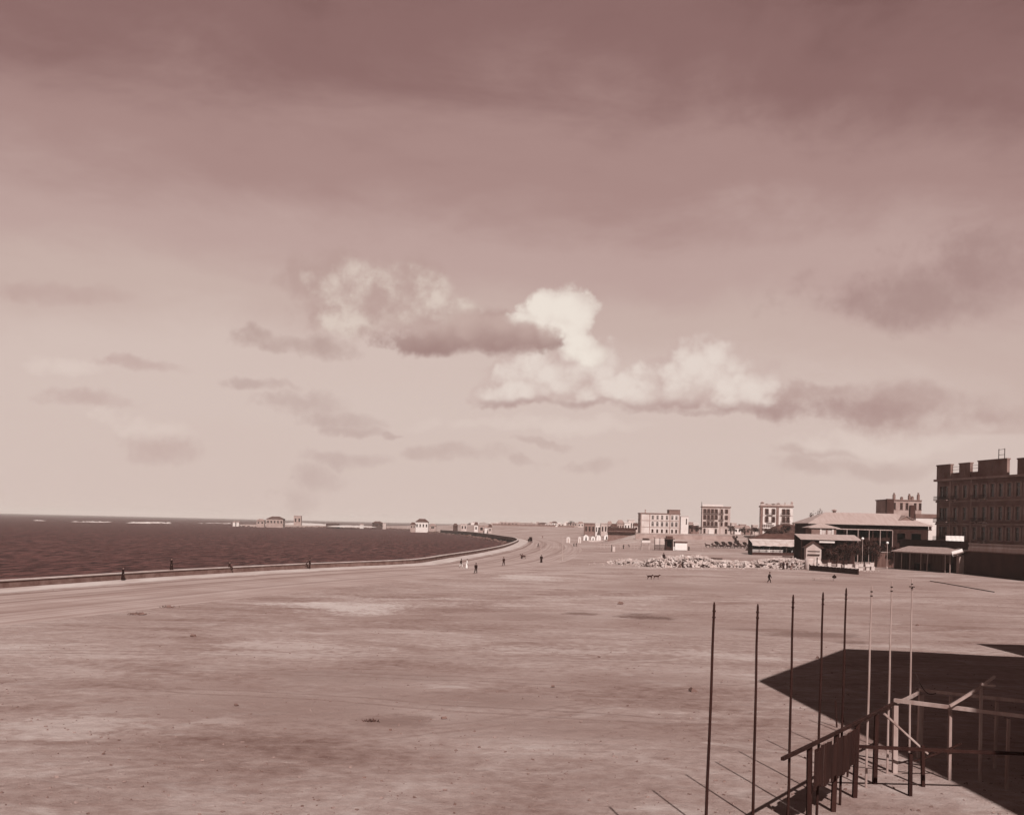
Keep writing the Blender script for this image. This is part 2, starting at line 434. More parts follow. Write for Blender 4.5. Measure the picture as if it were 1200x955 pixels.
# one flat sheet; its waves are only colour and bump
mb.poly([(-13500, -600, SEA), (40, -600, SEA), (40, 13000, SEA), (-13500, 13000, SEA)])
structure(mb.build('sea', msea))

# ------------------------------------------------------------------ sea wall, quay and coast road swept along the shore
nT = np.gradient(SHORE, axis=0); nT /= np.linalg.norm(nT, axis=1)[:, None]
nR = np.column_stack([nT[:, 1], -nT[:, 0]])
cut = int(np.argmax((SHORE[:, 1] > 1230) & (SHORE[:, 0] < -60)))
start = int(np.argmax(SHORE[:, 1] > -150))
# smoothed offsets so the strips turn the head of the bay without folding
def offset(d):
    P = SHORE+nR*d
    k = max(1, int(d/4))
    if k > 1:
        Q = np.vstack([np.repeat(P[:1], k, 0), P, np.repeat(P[-1:], k, 0)])
        c = np.cumsum(np.vstack([[0, 0], Q]), axis=0); w = 2*k+1
        P = (c[w:]-c[:-w])/w
    return P
def sweep(prof, closed, i0, i1, step=1):
    mb = MB(); ids = list(range(i0, i1, step)); m = len(prof)
    O = {}
    for s_, z in prof:
        if s_ not in O: O[s_] = offset(s_)
    for i in ids:
        for s_, z in prof: mb.v.append((O[s_][i][0], O[s_][i][1], z))
    for a in range(len(ids)-1):
        for k in range(m if closed else m-1):
            mb.face(a*m+k, a*m+(k+1) % m, (a+1)*m+(k+1) % m, (a+1)*m+k)
    if closed:
        mb.face(*range(m)); mb.face(*[(len(ids)-1)*m+k for k in reversed(range(m))])
    return mb
mwall = bpy.data.materials.new('sea_wall_stone'); mwall.use_nodes = True
N = NT(mwall.node_tree); b = N.n['Principled BSDF']; b.inputs['Roughness'].default_value = .9; b.inputs['Specular IOR Level'].default_value = .1
pos = N.node('ShaderNodeTexCoord').outputs['Object']; sp = N.node('ShaderNodeSeparateXYZ'); N.l.new(pos, sp.inputs[0])
nn = N.noise(pos, .5, 7, .65)
dry = N.mix(N.ss(nn, .3, .7), tone(.15), tone(.25))
wet = N.mix(N.ss(nn, .3, .7), tone(.022), tone(.05))
N.put(b.inputs['Base Color'], N.mix(N.ss(N.m('ADD', sp.outputs[2], N.m('MULTIPLY', N.m('SUBTRACT', nn, .5), 1.2)), -1.3, -.6), wet, dry))
mcop = material('coping_stone', .50, .18, .4)
sw = sweep([(-.5, -6), (-.3, 1.0), (.5, 1.0), (.5, -.5)], True, start, cut).build('sea_wall', mwall)
tag(sw, 'long low stone sea wall curving round the bay beside the coast road', 'sea wall')
sweep([(-.45, 1.0), (-.45, 1.14), (.62, 1.14), (.62, 1.0)], True, start, cut).build('coping', mcop, sw)
# paving between the wall and the road, with a real kerb
mquay = material('quay_paving', .52, .14, .25, bump=.2, stretch=(1, .3, 1))
structure(sweep([(.5, .14), (5.2, .14), (5.5, .13), (5.5, -.3)], False, start, cut).build('quay', mquay))
mroad = bpy.data.materials.new('road_dust'); mroad.use_nodes = True
N = NT(mroad.node_tree); b = N.n['Principled BSDF']; b.inputs['Roughness'].default_value = .95; b.inputs['Specular IOR Level'].default_value = .05
uv = N.node('ShaderNodeUVMap').outputs[0]; su = N.node('ShaderNodeSeparateXYZ'); N.l.new(uv, su.inputs[0])
pos = N.node('ShaderNodeTexCoord').outputs['Object']
lon = N.noise(N.map(uv, (.010, 1.1, 1)), 1.0, 6, .62, .3)
pt = N.noise(pos, .10, 6, .62, .5)
v = N.m('ADD', N.m('MULTIPLY', lon, .62), N.m('MULTIPLY', pt, .38))
cc = N.mix(N.ss(v, .36, .64), tone(.31), tone(.46))
off = su.outputs[1]
for c0, w0, k0 in ((7.2, 1.1, .75), (13.2, .9, .45), (15.0, .8, .5), (23.5, 1.2, .35)):
    d = N.m('ABSOLUTE', N.m('SUBTRACT', N.m('ADD', off, N.m('MULTIPLY', N.m('SUBTRACT', lon, .5), 3.0)), c0))
    cc = N.mix(N.ss(d, w0*.3, w0, k0, 0), cc, tone(.185))
N.put(b.inputs['Base Color'], cc)
offs = [5.5, 9, 13, 17, 21, 25, 29, 33]
mb = sweep([(o, .012+.02*(1 if 0 < k < len(offs)-1 else -1.5)) for k, o in enumerate(offs)], False, start, cut)
ro = mb.build('coast_road', mroad); structure(ro)
uvl = ro.data.uv_layers.new(name='UVMap'); m_ = len(offs)
for lp in ro.data.loops:
    vi = lp.vertex_index; uvl.data[lp.index].uv = ((vi//m_)*7.0, offs[vi % m_])

# rocks at the foot of the far wall and along the point
mrock = material('shore_rock', .12, .5, .3, bump=.4)
mb = MB(); rg = random.Random(3)
for i in range(len(SHORE)):
    x, y = SHORE[i]
    if y > 560:
        for k in range(3 if i < cut else 5):
            d = rg.uniform(-7, -.5) if i < cut else rg.uniform(-12, 10)
            if i < cut and rg.random() < .4: continue
            p = SHORE[i]+nR[i]*d+nT[i]*rg.uniform(0, 7)
            mb.rock((p[0], p[1], SEA+rg.uniform(-.2, .5)), rg.uniform(.6, 2.0), rg)
o = mb.build('shore_rocks', mrock); tag(o, 'dark rocks scattered along the foot of the far sea wall and the point', 'rocks', kind='stuff')

# pale sand spit and surf by the point
mfoam = material('surf_foam', .62, .15, .2)
mb = MB(); rg = random.Random(11)
def surf(pxa, pxb, py, thick, n):
    for k in range(n):
        px = rg.uniform(pxa, pxb); x, d = ground(px, py+rg.gauss(0, thick), SEA)
        l = rg.uniform(8, 34)
        b = len(mb.v); seg = 7
        for q in range(seg):
            t = q/(seg-1); w = math.sin(math.pi*t)*rg.uniform(2.0, 5)+.3
            cx = x+(t-.5)*l; cy = d+rg.uniform(-2, 2)
            mb.v += [(cx, cy-w, SEA-.05), (cx, cy, SEA+rg.uniform(.3, 1.3)*math.sin(math.pi*t)), (cx, cy+w, SEA-.05)]
        for q in range(seg-1):
            a = b+q*3
            mb.face(a, a+3, a+4, a+1); mb.face(a+1, a+4, a+5, a+2)
surf(88, 128, 611.6, .2, 9); surf(157, 198, 612.6, .3, 34); surf(232, 272, 613.3, .2, 8); surf(42, 60, 610, .2, 4)
o = mb.build('surf', mfoam); tag(o, 'white surf breaking in a line over the reef beyond the point', 'surf', kind='stuff')
msand = material('pale_sand', .62, .15, .05)
def ridge(name, pts, w, h, m, rg, zoff=0):
    """a low irregular bank along a line of ground points"""
    mb = MB(); P = catmull(pts, max(2.0, w*.4)); n = len(P); c = 9
    T = np.gradient(P, axis=0); T /= np.linalg.norm(T, axis=1)[:, None]
    for i in range(n):
        env = min(1, i/3.0, (n-1-i)/3.0); ww = w*(.55+.45*env)*rg.uniform(.85, 1.15)
        nx, ny = T[i][1], -T[i][0]
        for k in range(c):
            t = k/(c-1)*2-1
            z = (1-t*t)*h*env*rg.uniform(.7, 1.25)-.25
            x, y = P[i][0]+nx*t*ww, P[i][1]+ny*t*ww
            mb.v.append((x, y, zoff+z+max(-3.2, 0)))
    for i in range(n-1):
        for k in range(c-1): mb.face(i*c+k, (i+1)*c+k, (i+1)*c+k+1, i*c+k+1)
    return mb.build(name, m, None, True)
o = ridge('sand_spit', [ground(334, 615.0), ground(352, 614.6), ground(368, 615.2), ground(383, 615.8)], 38, 3.0, msand, random.Random(5)); structure(o)
o = ridge('sand_bank', [ground(398, 617.2), ground(415, 617.0), ground(432, 617.6)], 22, 2.0, msand, random.Random(6)); structure(o)

# low hills far inland
mhill = material('hill_earth', .30, .2, .002)
def hills(name, pxs, d, hs, depth):
    mb = MB(); c = 7
    for px, h in zip(pxs, hs):
        a, _ = ray(px, 614)
        for k in range(c):
            t = k/(c-1); mb.v.append((a*d, d+t*depth, -2+(h+2)*math.sin(math.pi*t)**.8))
    for i in range(len(pxs)-1):
        for k in range(c-1): mb.face(i*c+k, (i+1)*c+k, (i+1)*c+k+1, i*c+k+1)
    structure(mb.build(name, mhill, None, True))
hills('hills', list(range(535, 720, 6)), 5200, [1+14*abs(math.sin(k*.33))*(.6+.4*math.sin(k*1.7))+6*math.sin(math.pi*k/30) for k in range(31)], 900)
hills('distant_hills', list(range(690, 1260, 14)), 4300, [8+6*abs(math.sin(k*.6+1))+5*math.sin(k*1.9) for k in range(41)], 900)

# haze: sea air that pales the far town
mh = bpy.data.materials.new('haze_air'); mh.use_nodes = True
N = NT(mh.node_tree); N.n.remove(N.n['Principled BSDF'])
pv = N.node('ShaderNodeVolumePrincipled'); pv.inputs['Density'].default_value = HAZE = 9e-5
pv.inputs['Color'].default_value = (.92, .84, .80, 1); pv.inputs['Anisotropy'].default_value = 0.0
N.l.new(pv.outputs[0], N.n['Material Output'].inputs['Volume'])
mb = MB(); mb.box(-21000, 21000, -13000, 14500, -8, 48)
hz = mb.build('haze', mh); hz['kind'] = 'stuff'; hz['label'] = 'thin pale haze lying over the bay and the far town'; hz['category'] = 'haze'
hz.display_type = 'WIRE'
# ------------------------------------------------------------------ materials for the things
M = dict(
    stucco = material('pale_stucco', .44, .18, .3, stretch=(1, 1, .3)), cream = material('cream_stucco', .54, .16, .3, stretch=(1, 1, .3)), white = material('whitewash', .62, .06, .5),
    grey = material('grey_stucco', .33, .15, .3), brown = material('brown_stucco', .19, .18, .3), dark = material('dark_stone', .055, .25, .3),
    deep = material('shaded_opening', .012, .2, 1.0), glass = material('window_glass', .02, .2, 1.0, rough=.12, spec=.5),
    shutter = material('shutter_paint', .10, .2, 1.0), iron = material('black_iron', .03, .3, 1.5, rough=.6), wood = material('grey_timber', .34, .25, 2.0, stretch=(1, 1, .2)),
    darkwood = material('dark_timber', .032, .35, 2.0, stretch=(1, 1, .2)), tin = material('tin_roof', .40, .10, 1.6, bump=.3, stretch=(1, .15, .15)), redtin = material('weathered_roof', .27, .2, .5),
    tile = material('tile_roof', .085, .25, .6), canvas = material('white_canvas', .70, .05, 1), awning = material('pale_awning', .50, .15, .5),
    limestone = material('limestone', .50, .16, .6, bump=.4), shrub = material('dark_foliage', .050, .5, 1.2), shrub2 = material('dull_foliage', .085, .5, 1.2),
    bark = material('bark', .10, .3, 3), skin = material('skin', .26, .1, 4), black = material('black_cloth', .018, .3, 4), navy = material('dark_cloth', .04, .3, 4),
    whitecloth = material('white_cloth', .74, .05, 4), greycloth = material('grey_cloth', .2, .2, 4), redcloth = material('fez_felt', .07, .2, 4), hair = material('dark_hair', .02, .2, 5),
    soil = material('dry_soil', .27, .25, .4), pole = material('weathered_pole', .36, .2, 2, stretch=(1, 1, .2)), hide = material('brown_hide', .05, .3, 3), globe = material('lamp_globe_glass', .8, .02, 3, rough=.3),
    plank = material('plank_wall', .12, .3, 1.6, stretch=(1, 1, .1)), marble = material('white_marble', .8, .04, 2), bigwall = material('mottled_brown_stucco', .19, .35, .18))
M['bigstone'] = material('brown_stone_trim', .30, .2, .4)

def grid_wall(mb, W, H, holes, y0=0.0, depth=.35, x0=0.0, z0=0.0):
    """a wall in the local XZ plane (outside is -y) with real openings; (a, b, c, e) = x range and z range of each hole"""
    xs = sorted({x0, x0+W, *[h[0] for h in holes], *[h[1] for h in holes]})
    zs = sorted({z0, z0+H, *[h[2] for h in holes], *[h[3] for h in holes]})
    for i in range(len(xs)-1):
        for k in range(len(zs)-1):
            cx, cz = (xs[i]+xs[i+1])/2, (zs[k]+zs[k+1])/2
            if any(a < cx < b and c < cz < e for a, b, c, e in holes): continue
            mb.poly([(xs[i], y0, zs[k]), (xs[i+1], y0, zs[k]), (xs[i+1], y0, zs[k+1]), (xs[i], y0, zs[k+1])])
    for a, b, c, e in holes:
        y1 = y0+depth
        mb.poly([(a, y0, c), (a, y1, c), (b, y1, c), (b, y0, c)][::-1]); mb.poly([(a, y0, e), (a, y1, e), (b, y1, e), (b, y0, e)])
        mb.poly([(a, y0, c), (a, y1, c), (a, y1, e), (a, y0, e)]); mb.poly([(b, y0, c), (b, y1, c), (b, y1, e), (b, y0, e)][::-1])

def window_meshes(w, h, frame_m, pane_m, arched=False, surround=None, shutters=False):
    """frame (origin at the centre of the opening's sill, on the wall face) and pane"""
    f = MB(); t = min(.09, w*.08)
    f.box(-w/2, -w/2+t, .16, .24, 0, h); f.box(w/2-t, w/2, .16, .24, 0, h); f.box(-w/2+t, w/2-t, .16, .24, h-t, h); f.box(-w/2+t, w/2-t, .16, .24, 0, t)
    f.box(-t/2, t/2, .165, .235, t, h-t); f.box(-w/2+t, -t/2, .17, .23, h*.66, h*.66+t); f.box(t/2, w/2-t, .17, .23, h*.66, h*.66+t)
    f.box(-w/2-.15, w/2+.15, -.16, .02, -.16, -.01)
    if surround:
        f.box(-w/2-.26, -w/2-.02, -.07, .02, .0, h+.02); f.box(w/2+.02, w/2+.26, -.07, .02, .0, h+.02); f.box(-w/2-.34, w/2+.34, -.14, .02, h+.03, h+.30)
    if shutters:
        for sx in (-1, 1):
            a = sx*(w/2+.02); b_ = sx*(w/2+w*.45)
            f.box(min(a, b_), max(a, b_), -.09, -.02, .03, h-.03)
            for q in range(5): f.box(min(a, b_)+.05, max(a, b_)-.05, -.11, -.088, h*(.1+.17*q), h*(.1+.17*q)+.06)
    p = MB()
    if arched:
        n = 8; pts = [(-w/2, .2, 0), (w/2, .2, 0), (w/2, .2, h-w/2)]+[(w/2*math.cos(math.pi*k/n), .2, h-w/2+w/2*math.sin(math.pi*k/n)) for k in range(1, n)]+[(-w/2, .2, h-w/2)]
        p.poly(pts)
        # spandrels that close the corners of the opening above the arch
        for sx in (-1, 1):
            arc = [(sx*w/2*math.cos(math.pi/2*k/5), -.004, h-w/2+w/2*math.sin(math.pi/2*k/5)) for k in range(6)]
            q = [(sx*w/2, -.004, h+.0)]+arc
            f.poly(q if sx < 0 else q[::-1])
    else: p.poly([(-w/2, .2, 0), (w/2, .2, 0), (w/2, .2, h), (-w/2, .2, h)])
    return f.mesh('window', frame_m), p.mesh('pane', pane_m)

def add_windows(root, holes, meshes, M4=None):
    for a, b, c, e in holes:
        o = link('window', meshes[0], root); pn = link('pane', meshes[1], o)
        loc = Vector(((a+b)/2, 0, c))
        if M4 is not None: o.matrix_local = M4 @ Matrix.Translation(loc)
        else: o.location = loc

def side_frame(which, W, D):
    """matrix that carries the front wall's frame to another face of a W x D block whose front left corner is the origin"""
    if which == 'left': return Matrix.Translation((0, D, 0)) @ Matrix.Rotation(-math.pi/2, 4, 'Z')
    if which == 'right': return Matrix.Translation((W, 0, 0)) @ Matrix.Rotation(math.pi/2, 4, 'Z')
    if which == 'back': return Matrix.Translation((W, D, 0)) @ Matrix.Rotation(math.pi, 4, 'Z')
    return Matrix.Identity(4)
def wall_on(mb, Mx, W, H, holes, z0=0.0):
    t = MB(); t.cur = mb.cur; grid_wall(t, W, H, holes, z0=z0)
    b = len(mb.v); mb.v += [tuple(Mx @ Vector(p)) for p in t.v]
    for f in t.f: mb.f.append(tuple(b+i for i in f)); mb.mi.append(mb.cur)

def block(root, W, D, H, wall_m, front=(), left=(), right=(), back=(), win=None, name='wall', roof_m=None, z0=-1.5, x0=0, y0=0):
    """four walls with openings; windows go in as parts; a flat roof as a part"""
    mb = MB()
    base = Matrix.Translation((x0, y0, 0))
    for w, L, hs in (('front', W, front), ('left', D, left), ('right', D, right), ('back', W, back)):
        Mx = base @ side_frame(w, W, D)
        wall_on(mb, Mx, L, H-z0, list(hs), z0=z0)
        if hs and win: add_windows(root, hs, win, Mx)
    wl = mb.build(name, wall_m, root)
    rf = MB(); rf.box(x0+.02, x0+W-.02, y0+.02, y0+D-.02, H-.35, H-.12)
    rf.build('roof', roof_m or wall_m, root)
    return wl
def rows(x_list, w, z_list, h): return [(x-w/2, x+w/2, z, z+h) for z in z_list for x in x_list]
def band(root, name, W, D, z, h, out, m, x0=0, y0=0):
    mb = MB(); o = out
    mb.box(x0-o, x0+W+o, y0-o, y0+.05, z, z+h); mb.box(x0-o, x0+W+o, y0+D-.05, y0+D+o, z, z+h)
    mb.box(x0-o, x0+.05, y0+.05, y0+D-.05, z, z+h); mb.box(x0+W-.05, x0+W+o, y0+.05, y0+D-.05, z, z+h)
    return mb.build(name, m, root)
def hip_roof(mb, x0, x1, y0, y1, z0, h, inset, over=.5, thick=.18):
    x0 -= over; x1 += over; y0 -= over; y1 += over; ym = (y0+y1)/2
    a, b, c, d = (x0, y0, z0), (x1, y0, z0), (x1, y1, z0), (x0, y1, z0)
    e, f = (x0+inset, ym, z0+h), (x1-inset, ym, z0+h)
    mb.poly([a, b, f, e]); mb.poly([b, c, f]); mb.poly([c, d, e, f]); mb.poly([d, a, e])
    dn = lambda p: (p[0], p[1], p[2]-thick)
    for p, q in ((a, b), (b, c), (c, d), (d, a)): mb.poly([dn(p), dn(q), q, p])
    mb.poly([dn(d), dn(c), dn(b), dn(a)])
def balcony(root, x, z, w, m_slab, m_rail, depth=1.1, M4=None):
    s = MB(); s.box(x-w/2, x+w/2, -depth, .02, z-.18, z)
    for k in (-.35, .35): s.box(x+k*w-.1, x+k*w+.1, -depth*.7, .015, z-.55, z-.185)
    o = s.build('balcony', m_slab, root)
    r = MB(); r.bar((x-w/2+.05, -depth+.05, z+1), (x+w/2-.05, -depth+.05, z+1), .05, n=4)
    for sx in (-1, 1): r.bar((x+sx*(w/2-.05), -depth+.05, z+1), (x+sx*(w/2-.05), 0, z+1), .05, n=4)
    n = max(4, int(w/.22))
    for k in range(n+1):
        xx = x-w/2+.05+(w-.1)*k/n; r.bar((xx, -depth+.05, z), (xx, -depth+.05, z+1), .028, n=4)
    rr = r.build('railing', m_rail, o)
    if M4 is not None: o.matrix_local = M4
    return o

# ------------------------------------------------------------------ people, dogs, horses: one skinned surface each
def skin_mesh(name, verts, edges, radii, levels=1):
    me = bpy.data.meshes.new(name); me.from_pydata(verts, edges, []); me.update()
    o = bpy.data.objects.new(name+'_tmp', me); COL.objects.link(o)
    o.modifiers.new('skin', 'SKIN'); sub = o.modifiers.new('sub', 'SUBSURF'); sub.levels = levels; sub.render_levels = levels
    for i, d in enumerate(me.skin_vertices[0].data):
        r = radii[i]; d.radius = r if isinstance(r, tuple) else (r, r); d.use_root = (i == 0)
    dg = bpy.context.evaluated_depsgraph_get(); dg.update()
    out = bpy.data.meshes.new_from_object(o.evaluated_get(dg)); out.name = name
    out.polygons.foreach_set('use_smooth', [True]*len(out.polygons))
    bpy.data.objects.remove(o, do_unlink=True)
    return out

def human(pose):
    """verts, edges, radii; faces -y; 1.70 m tall standing"""
    V, E, Rr = [], [], []
    def add(p, r, frm=None):
        V.append(p); Rr.append(r)
        if frm is not None: E.append((frm, len(V)-1))
        return len(V)-1
    sit = pose in ('sit', 'crouch')
    hipz = {'sit': .10, 'crouch': .30}.get(pose, .90)
    lean = {'walk': -.06, 'crouch': -.22, 'sit': -.05, 'bend': -.40}.get(pose, 0)
    pel = add((0, 0, hipz+.03), (.155, .11))
    sp = add((0, lean*.35, hipz+.22), (.135, .10), pel)
    ch = add((0, lean*.8, hipz+.42-(.10 if pose == 'bend' else 0)), (.165, .115), sp)
    nk = add((0, lean*1.05-.01, hipz+.58-(.14 if pose == 'bend' else 0)), .055, ch)
    hb = add((0, lean*1.15-.02, hipz+.645-(.17 if pose == 'bend' else 0)), (.072, .085), nk)
    hm = add((0, lean*1.2-.025, hipz+.725-(.19 if pose == 'bend' else 0)), (.080, .098), hb)
    ht = add((0, lean*1.2-.01, hipz+.80-(.20 if pose == 'bend' else 0)), (.055, .065), hm)
    ns = add((0, lean*1.2-.135, hipz+.705-(.19 if pose == 'bend' else 0)), .014, hm)
    for sx in (-1, 1):
        add((sx*.092, lean*1.2, hipz+.71-(.19 if pose == 'bend' else 0)), .014, hm)
        sh = add((sx*.19, lean*.9, hipz+.50-(.12 if pose == 'bend' else 0)), .062, ch)
        ph = {'walk': sx*.16, 'bend': -.25, 'crouch': -.22, 'sit': -.16}.get(pose, .01)
        zb = hipz+.50-(.12 if pose == 'bend' else 0)
        ew = add((sx*.25, lean*.9+ph*.5+.02, zb-.28), .044, sh)
        wr = add((sx*.25, lean*.9+ph*1.2-.05, zb-.52), .030, ew)
        pm = add((sx*.248, lean*.9+ph*1.3-.065, zb-.60), (.034, .020), wr)
        for k, (l, o_) in enumerate(((.075, -.024), (.085, -.008), (.080, .008), (.062, .024))):
            a = add((sx*(.248-.004), lean*.9+ph*1.3-.07+o_, zb-.60-l*.6), .0095, pm); add((sx*(.248-.02), lean*.9+ph*1.3-.075+o_, zb-.60-l), .0085, a)
        a = add((sx*.225, lean*.9+ph*1.3-.10, zb-.60), .0105, pm); add((sx*.215, lean*.9+ph*1.3-.115, zb-.64), .009, a)
        hp = add((sx*.095, 0, hipz-.04), .092, pel)
        if pose == 'sit':
            kn = add((sx*.12, -.42, hipz), .066, hp); an = add((sx*.12, -.44, hipz-.42), .042, kn); to = add((sx*.13, -.58, hipz-.455), (.042, .03), an)
        elif pose == 'crouch':
            kn = add((sx*.15, -.36, hipz+.10), .066, hp); an = add((sx*.13, -.10, .08), .042, kn); to = add((sx*.14, -.25, .035), (.042, .03), an)
        elif pose == 'walk':
            s_ = sx
            kn = add((sx*.10, -.16*s_-.05, .49), .064, hp); an = add((sx*.095, -.28*s_+.06*(s_ < 0), .09+.05*(s_ < 0)), .041, kn); to = add((sx*.10, -.28*s_-.16, .035+.02*(s_ < 0)), (.042, .03), an)
        else:
            kn = add((sx*.10, -.015, .49), .064, hp); an = add((sx*.10, .02, .08), .041, kn); to = add((sx*.115, -.13, .035), (.042, .03), an)
    return V, E, Rr
HUMAN = {p: skin_mesh('person', *human(p)) for p in ('stand', 'walk', 'sit', 'crouch', 'bend')}
for me in HUMAN.values(): me.materials.append(M['skin'])

def tube(prof, n=14):
    """clothes: rings (cx, cy, z, rx, ry)"""
    mb = MB()
    for cx, cy, z, rx, ry in prof:
        for k in range(n):
            t = 2*math.pi*k/n
            w = 1+.05*math.sin(3*t+z*7)+.03*math.sin(5*t+1)
            mb.v.append((cx+rx*w*math.cos(t), cy+ry*w*math.sin(t), z))
    for i in range(len(prof)-1):
        for k in range(n): mb.face(i*n+k, i*n+(k+1) % n, (i+1)*n+(k+1) % n, (i+1)*n+k)
    return mb
def limb(mb, pts, n=8):
    """a sleeve or trouser leg along points (x, y, z, r)"""
    b = len(mb.v); L = len(pts)
    for i, (x, y, z, r) in enumerate(pts):
        p0 = Vector(pts[max(0, i-1)][:3]); p1 = Vector(pts[min(L-1, i+1)][:3]); d = (p1-p0).normalized()
        a = d.cross(Vector((0, 1, .01))).normalized(); c = d.cross(a)
        for k in range(n):
            t = 2*math.pi*k/n; q = Vector((x, y, z))+a*(r*math.cos(t))+c*(r*math.sin(t)); mb.v.append(tuple(q))
    for i in range(L-1):
        for k in range(n): mb.face(b+i*n+k, b+i*n+(k+1) % n, b+(i+1)*n+(k+1) % n, b+(i+1)*n+k)
    mb.face(*[b+k for k in range(n)]); mb.face(*[b+(L-1)*n+k for k in range(n)])
def clothes(pose):
    """coat/shirt, trousers, robe, hat, fez as meshes fitted to a pose"""
    V, E, Rr = human(pose)
    hz_ = V[0][2]-.03
    pel, sp, ch, nk, hb, hm, ht = V[:7]
    coat = tube([(0, pel[1], pel[2]-.16 if pose in ('stand', 'walk', 'bend') else pel[2]-.06, .20, .155), (0, pel[1], pel[2], .195, .15), (0, sp[1], sp[2], .175, .14), (0, ch[1], ch[2], .215, .155), (0, ch[1]*.9+nk[1]*.1, ch[2]+.11, .17, .12), (0, nk[1], nk[2]-.01, .075, .075)])
    idx = 8; legs = MB()
    # indices follow human(): ear, shoulder, elbow, wrist, palm, 8 fingers, 2 thumb, hip, knee, ankle, toe
    for s_ in range(2):
        b = 8+s_*19
        sh, ew, wr = V[b+1], V[b+2], V[b+3]
        limb(coat, [(*sh, .085), (*ew, .066), (*wr, .052)])
        hp, kn, an = V[b+15], V[b+16], V[b+17]
        limb(legs, [(hp[0], hp[1], hp[2]+.06, .115), (*kn, .09), (an[0], an[1], an[2]+.02, .07)])
    robe = tube([(0, (pel[1]), max(.05, .05), .27, .25), (0, pel[1], hz_*.5+.03, .235, .20), (0, pel[1], pel[2], .20, .16), (0, sp[1], sp[2], .178, .142), (0, ch[1], ch[2], .218, .158), (0, ch[1], ch[2]+.11, .172, .122), (0, nk[1], nk[2]-.01, .077, .077)]) if pose in ('stand', 'walk', 'bend') else \
           tube([(0, -.22, hz_-.14 if pose == 'sit' else .06, .26, .34), (0, -.14, hz_+.10, .24, .30), (0, sp[1], sp[2], .18, .15), (0, ch[1], ch[2], .22, .16), (0, nk[1], nk[2]-.01, .08, .08)])
    for s_ in range(2):
        b = 8+s_*19
        limb(robe, [(*V[b+1], .09), (*V[b+2], .08), (*V[b+3], .075)])
    hat = MB(); hat.lathe([(.16, 0), (.165, .015), (.10, .03), (.098, .10), (.07, .125)], 12, hm[0], hm[1]+.01, hm[2]+.05)
    fez = MB(); fez.lathe([(.093, 0), (.075, .13), (.01, .135)], 12, hm[0], hm[1]+.01, hm[2]+.035)
    turban = MB(); turban.lathe([(.09, 0), (.125, .03), (.13, .07), (.09, .11), (.03, .13)], 12, hm[0], hm[1]+.01, hm[2]+.02)
    hair = MB(); hair.lathe([(.092, 0), (.096, .05), (.07, .10), (.02, .118)], 12, hm[0], hm[1]+.022, hm[2]-.005)
    return dict(coat=coat, trousers=legs, robe=robe, hat=hat, fez=fez, turban=turban, hair=hair)
_cl = {}
def cloth_mesh(pose, kind, mat):
    k = (pose, kind, mat)
    if k not in _cl:
        if pose not in _cl: _cl[pose] = clothes(pose)
        _cl[k] = _cl[pose][kind].mesh(kind, M[mat], True)
    return _cl[k]
def person(loc, rz, pose, wear, label, group=None, scale=1.0):
    """wear: list of (kind, material)"""
    o = link('person', HUMAN[pose]); tag(o, label, 'person', group)
    o.location = loc; o.rotation_euler = (0, 0, rz); o.scale = (scale,)*3
    for kind, mat in wear: link(kind, cloth_mesh(pose, kind, mat), o)
    return o
def four_legs(kind):
    V, E, Rr = [], [], []
    def add(p, r, frm=None):
        V.append(p); Rr.append(r)
        if frm is not None: E.append((frm, len(V)-1))
        return len(V)-1
    k = 1.0 if kind == 'horse' else .40
    def A(x, y, z, r, frm=None):
        r = tuple(q*k for q in r) if isinstance(r, tuple) else r*k
        return add((x*k, y*k, z*k), r, frm)
    body = A(0, 0, 1.18, (.27, .30)); chest = A(0, -.55, 1.17, (.24, .32), body); loin = A(0, .45, 1.20, (.23, .25), body); rump = A(0, .78, 1.18, (.24, .26), loin)
    if kind == 'horse':
        n1 = A(0, -.88, 1.45, (.13, .20), chest); n2 = A(0, -1.08, 1.75, (.09, .14), n1); hd = A(0, -1.22, 1.86, (.09, .12), n2); mz = A(0, -1.48, 1.62, (.065, .075), hd); A(0, -1.56, 1.55, (.055, .06), mz)
        for sx in (-1, 1): A(sx*.07, -1.16, 2.02, .025, hd)
        t1 = A(0, 1.02, 1.22, .05, rump); t2 = A(0, 1.12, .95, .07, t1); A(0, 1.12, .60, .04, t2)
    else:
        n1 = A(0, -.86, 1.42, (.15, .18), chest); hd = A(0, -1.08, 1.62, (.15, .16), n1); mz = A(0, -1.36, 1.54, (.08, .08), hd); A(0, -1.46, 1.51, .05, mz)
        for sx in (-1, 1): A(sx*.12, -1.05, 1.80, .045, hd)
        t1 = A(0, 1.05, 1.30, .06, rump); t2 = A(0, 1.30, 1.50, .05, t1); A(0, 1.42, 1.75, .03, t2)
    for sx in (-1, 1):
        s = A(sx*.17, -.58, .95, .12, chest); kn = A(sx*.17, -.56, .52, .065, s); ft = A(sx*.17, -.55, .12, .045, kn); A(sx*.17, -.60, .04, .06, ft)
        h = A(sx*.17, .70, .95, .15, rump); st = A(sx*.18, .56, .74, .10, h); hk = A(sx*.18, .90, .50, .062, st); f2 = A(sx*.18, .84, .12, .045, hk); A(sx*.18, .79, .04, .06, f2)
    return V, E, Rr
HORSE = skin_mesh('horse', *four_legs('horse')); HORSE.materials.append(M['hide'])
DOG = skin_mesh('dog', *four_legs('dog')); DOG.materials.append(M['hide'])

